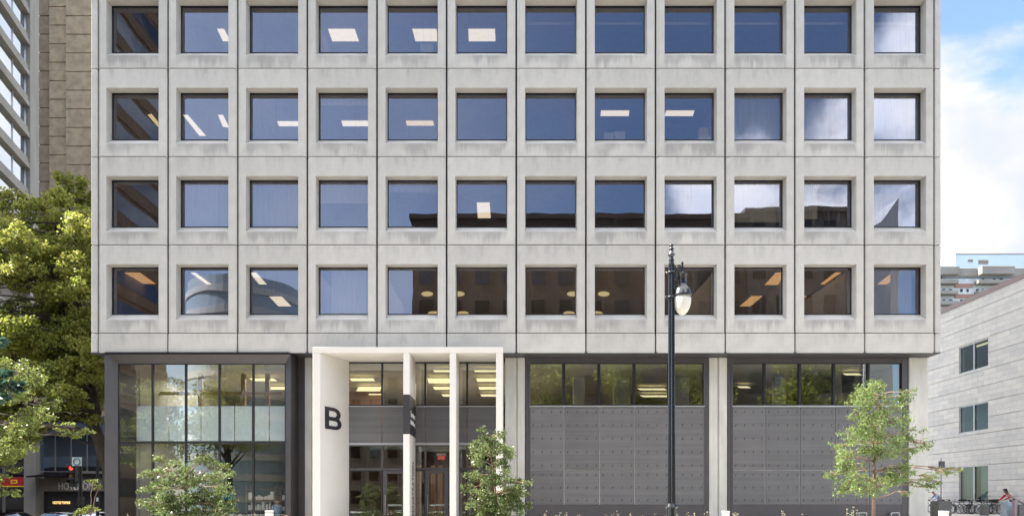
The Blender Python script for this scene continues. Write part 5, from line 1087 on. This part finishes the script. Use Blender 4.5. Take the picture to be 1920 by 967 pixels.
def seated(px, top, Y, rz_, label, skin, tm, lm, hm, gz):
    x = X(px, Y); dz = Z(top, Y) - (1.275 + gz); person(label, (x, Y, gz + dz), rz_, SIT, skin, tm, lm, hm)
    bn = thing('bench', label.replace('seated person', 'small bench under the person'), 'bench', (x, Y, gz)); lo = gz; hi = gz + dz + .385
    MB().box(x - .35, x + .35, Y - .22, Y + .22, hi - .06, hi).build('seat', 'wood', bn, bevel=.01)
    for s in (-1, 1): MB().box(x + s * .28 - .03, x + s * .28 + .03, Y - .2, Y + .2, lo, hi - .062).build('leg', 'dark_steel', bn)
seated(537, 961, 20, -1.2, 'seated person with pale reddish hair in front of the steel jamb', 'skin', 'cloth_white', 'cloth_navy', 'hair_red', 0)
seated(566, 964, 20.2, -1.9, 'seated person with brown hair left of the white splayed pier', 'skin', 'cloth_navy', 'cloth_black', 'hair_red', 0)
person('person in a grey blue shirt seated behind the last pane of the shop window', (X(520, 28.6), 28.6, .02), 2.4, SIT, 'skin', 'cloth_blue', 'cloth_navy', 'hair_black')
bn = thing('stool', 'dark stool behind the last pane of the shop window', 'stool', (X(520, 28.6), 28.6, .02)); x = X(520, 28.6); MB().lathe([(.16, .34), (.17, .37), (.16, .40)], (x, 28.6, 0), 16).build('seat', 'rubber', bn); MB().tube([(x, 28.6, .03), (x, 28.6, .34)], .025, 8).lathe([(.16, .022), (.16, .035)], (x, 28.6, 0), 16).build('leg', 'tube_silver', bn)

# ------------------------------------------------------------------ street furniture in the alley
PY = 38.0; x0, x1 = X(1752, PY), X(1777, PY); t = thing('concrete_planter', 'square dark granite planter with a thin post at the right corner', 'planter', ((x0 + x1) / 2, PY, .28))
gpl = terr(x0, PY); MB().box(x0, x1, PY - .35, PY + .4, gpl, Z(939, PY)).build('box', 'granite', t, bevel=.02); MB().box(x0 + .06, x1 - .06, PY - .29, PY + .34, Z(939, PY) + .002, Z(938, PY)).build('soil', 'wood_dark', t)
t = thing('sign_pole', 'thin pale post with a small dark box rising from the granite planter', 'sign post', (X(1764.5, PY), PY, Z(938, PY))); x = X(1764.5, PY); MB().tube([(x, PY, Z(938, PY)), (x, PY, Z(859, PY))], [.035, .025], 8).build('pole', 'coping', t); MB().box(X(1761.5, PY), X(1770, PY), PY - .08, PY + .08, Z(876, PY), Z(864, PY)).build('box', 'dark_steel', t)
def rnd(px0, px1, top, Y, name, lb, m_):
    x = X((px0 + px1) / 2, Y); r = (px1 - px0) * Y / F / 2; g0 = terr(x, Y); z1 = Z(top, Y); t = thing(name, lb, 'bollard', (x, Y, g0)); MB().lathe([(r * .95, g0), (r, g0 + .1), (r, z1 - .12), (r * .9, z1 - .03), (r * .6, z1)], (x, Y, 0), 20).build('shaft', m_, t, smooth=False)
rnd(1838.5, 1853, 943, 41.5, 'stone_bollard', 'round granite bollard in front of the bicycles', 'granite')
Y = 37; t = thing('steel_bin', 'blue grey zinc box left of the sloping ramp rail', 'bin', (X(1890, Y), Y, .28)); MB().box(X(1882, Y), X(1898, Y), Y - .25, Y + .25, .28, Z(941.5, Y)).build('body', 'zinc', t, bevel=.01); MB().box(X(1881.5, Y), X(1898.5, Y), Y - .27, Y + .27, Z(941.4, Y), Z(940, Y)).build('lid', 'zinc', t)
Y = 36; t = thing('ramp_wall', 'concrete ramp wall with brown sloping rail at the right edge', 'ramp', (X(1912, Y), Y, .28))
MB().box(X(1906, Y), X(1960, Y), Y - .2, Y + .2, .28, Z(945, Y)).build('wall', 'granite', t, bevel=.01)
MB().box(X(1900, Y), X(1905.5, Y), Y - .1, Y + .1, .28, Z(936, Y)).build('post', 'coping', t)
q = MB(); q.add([(X(1894, Y), Y - .08, Z(930, Y)), (X(1925, Y), Y - .08, Z(947, Y)), (X(1925, Y), Y - .08, Z(944, Y)), (X(1894, Y), Y - .08, Z(927, Y)), (X(1894, Y), Y + .08, Z(930, Y)), (X(1925, Y), Y + .08, Z(947, Y)), (X(1925, Y), Y + .08, Z(944, Y)), (X(1894, Y), Y + .08, Z(927, Y))], [(0, 1, 2, 3), (7, 6, 5, 4), (3, 2, 6, 7), (0, 4, 5, 1), (1, 5, 6, 2), (0, 3, 7, 4)]); q.build('rail', 'coping', t)
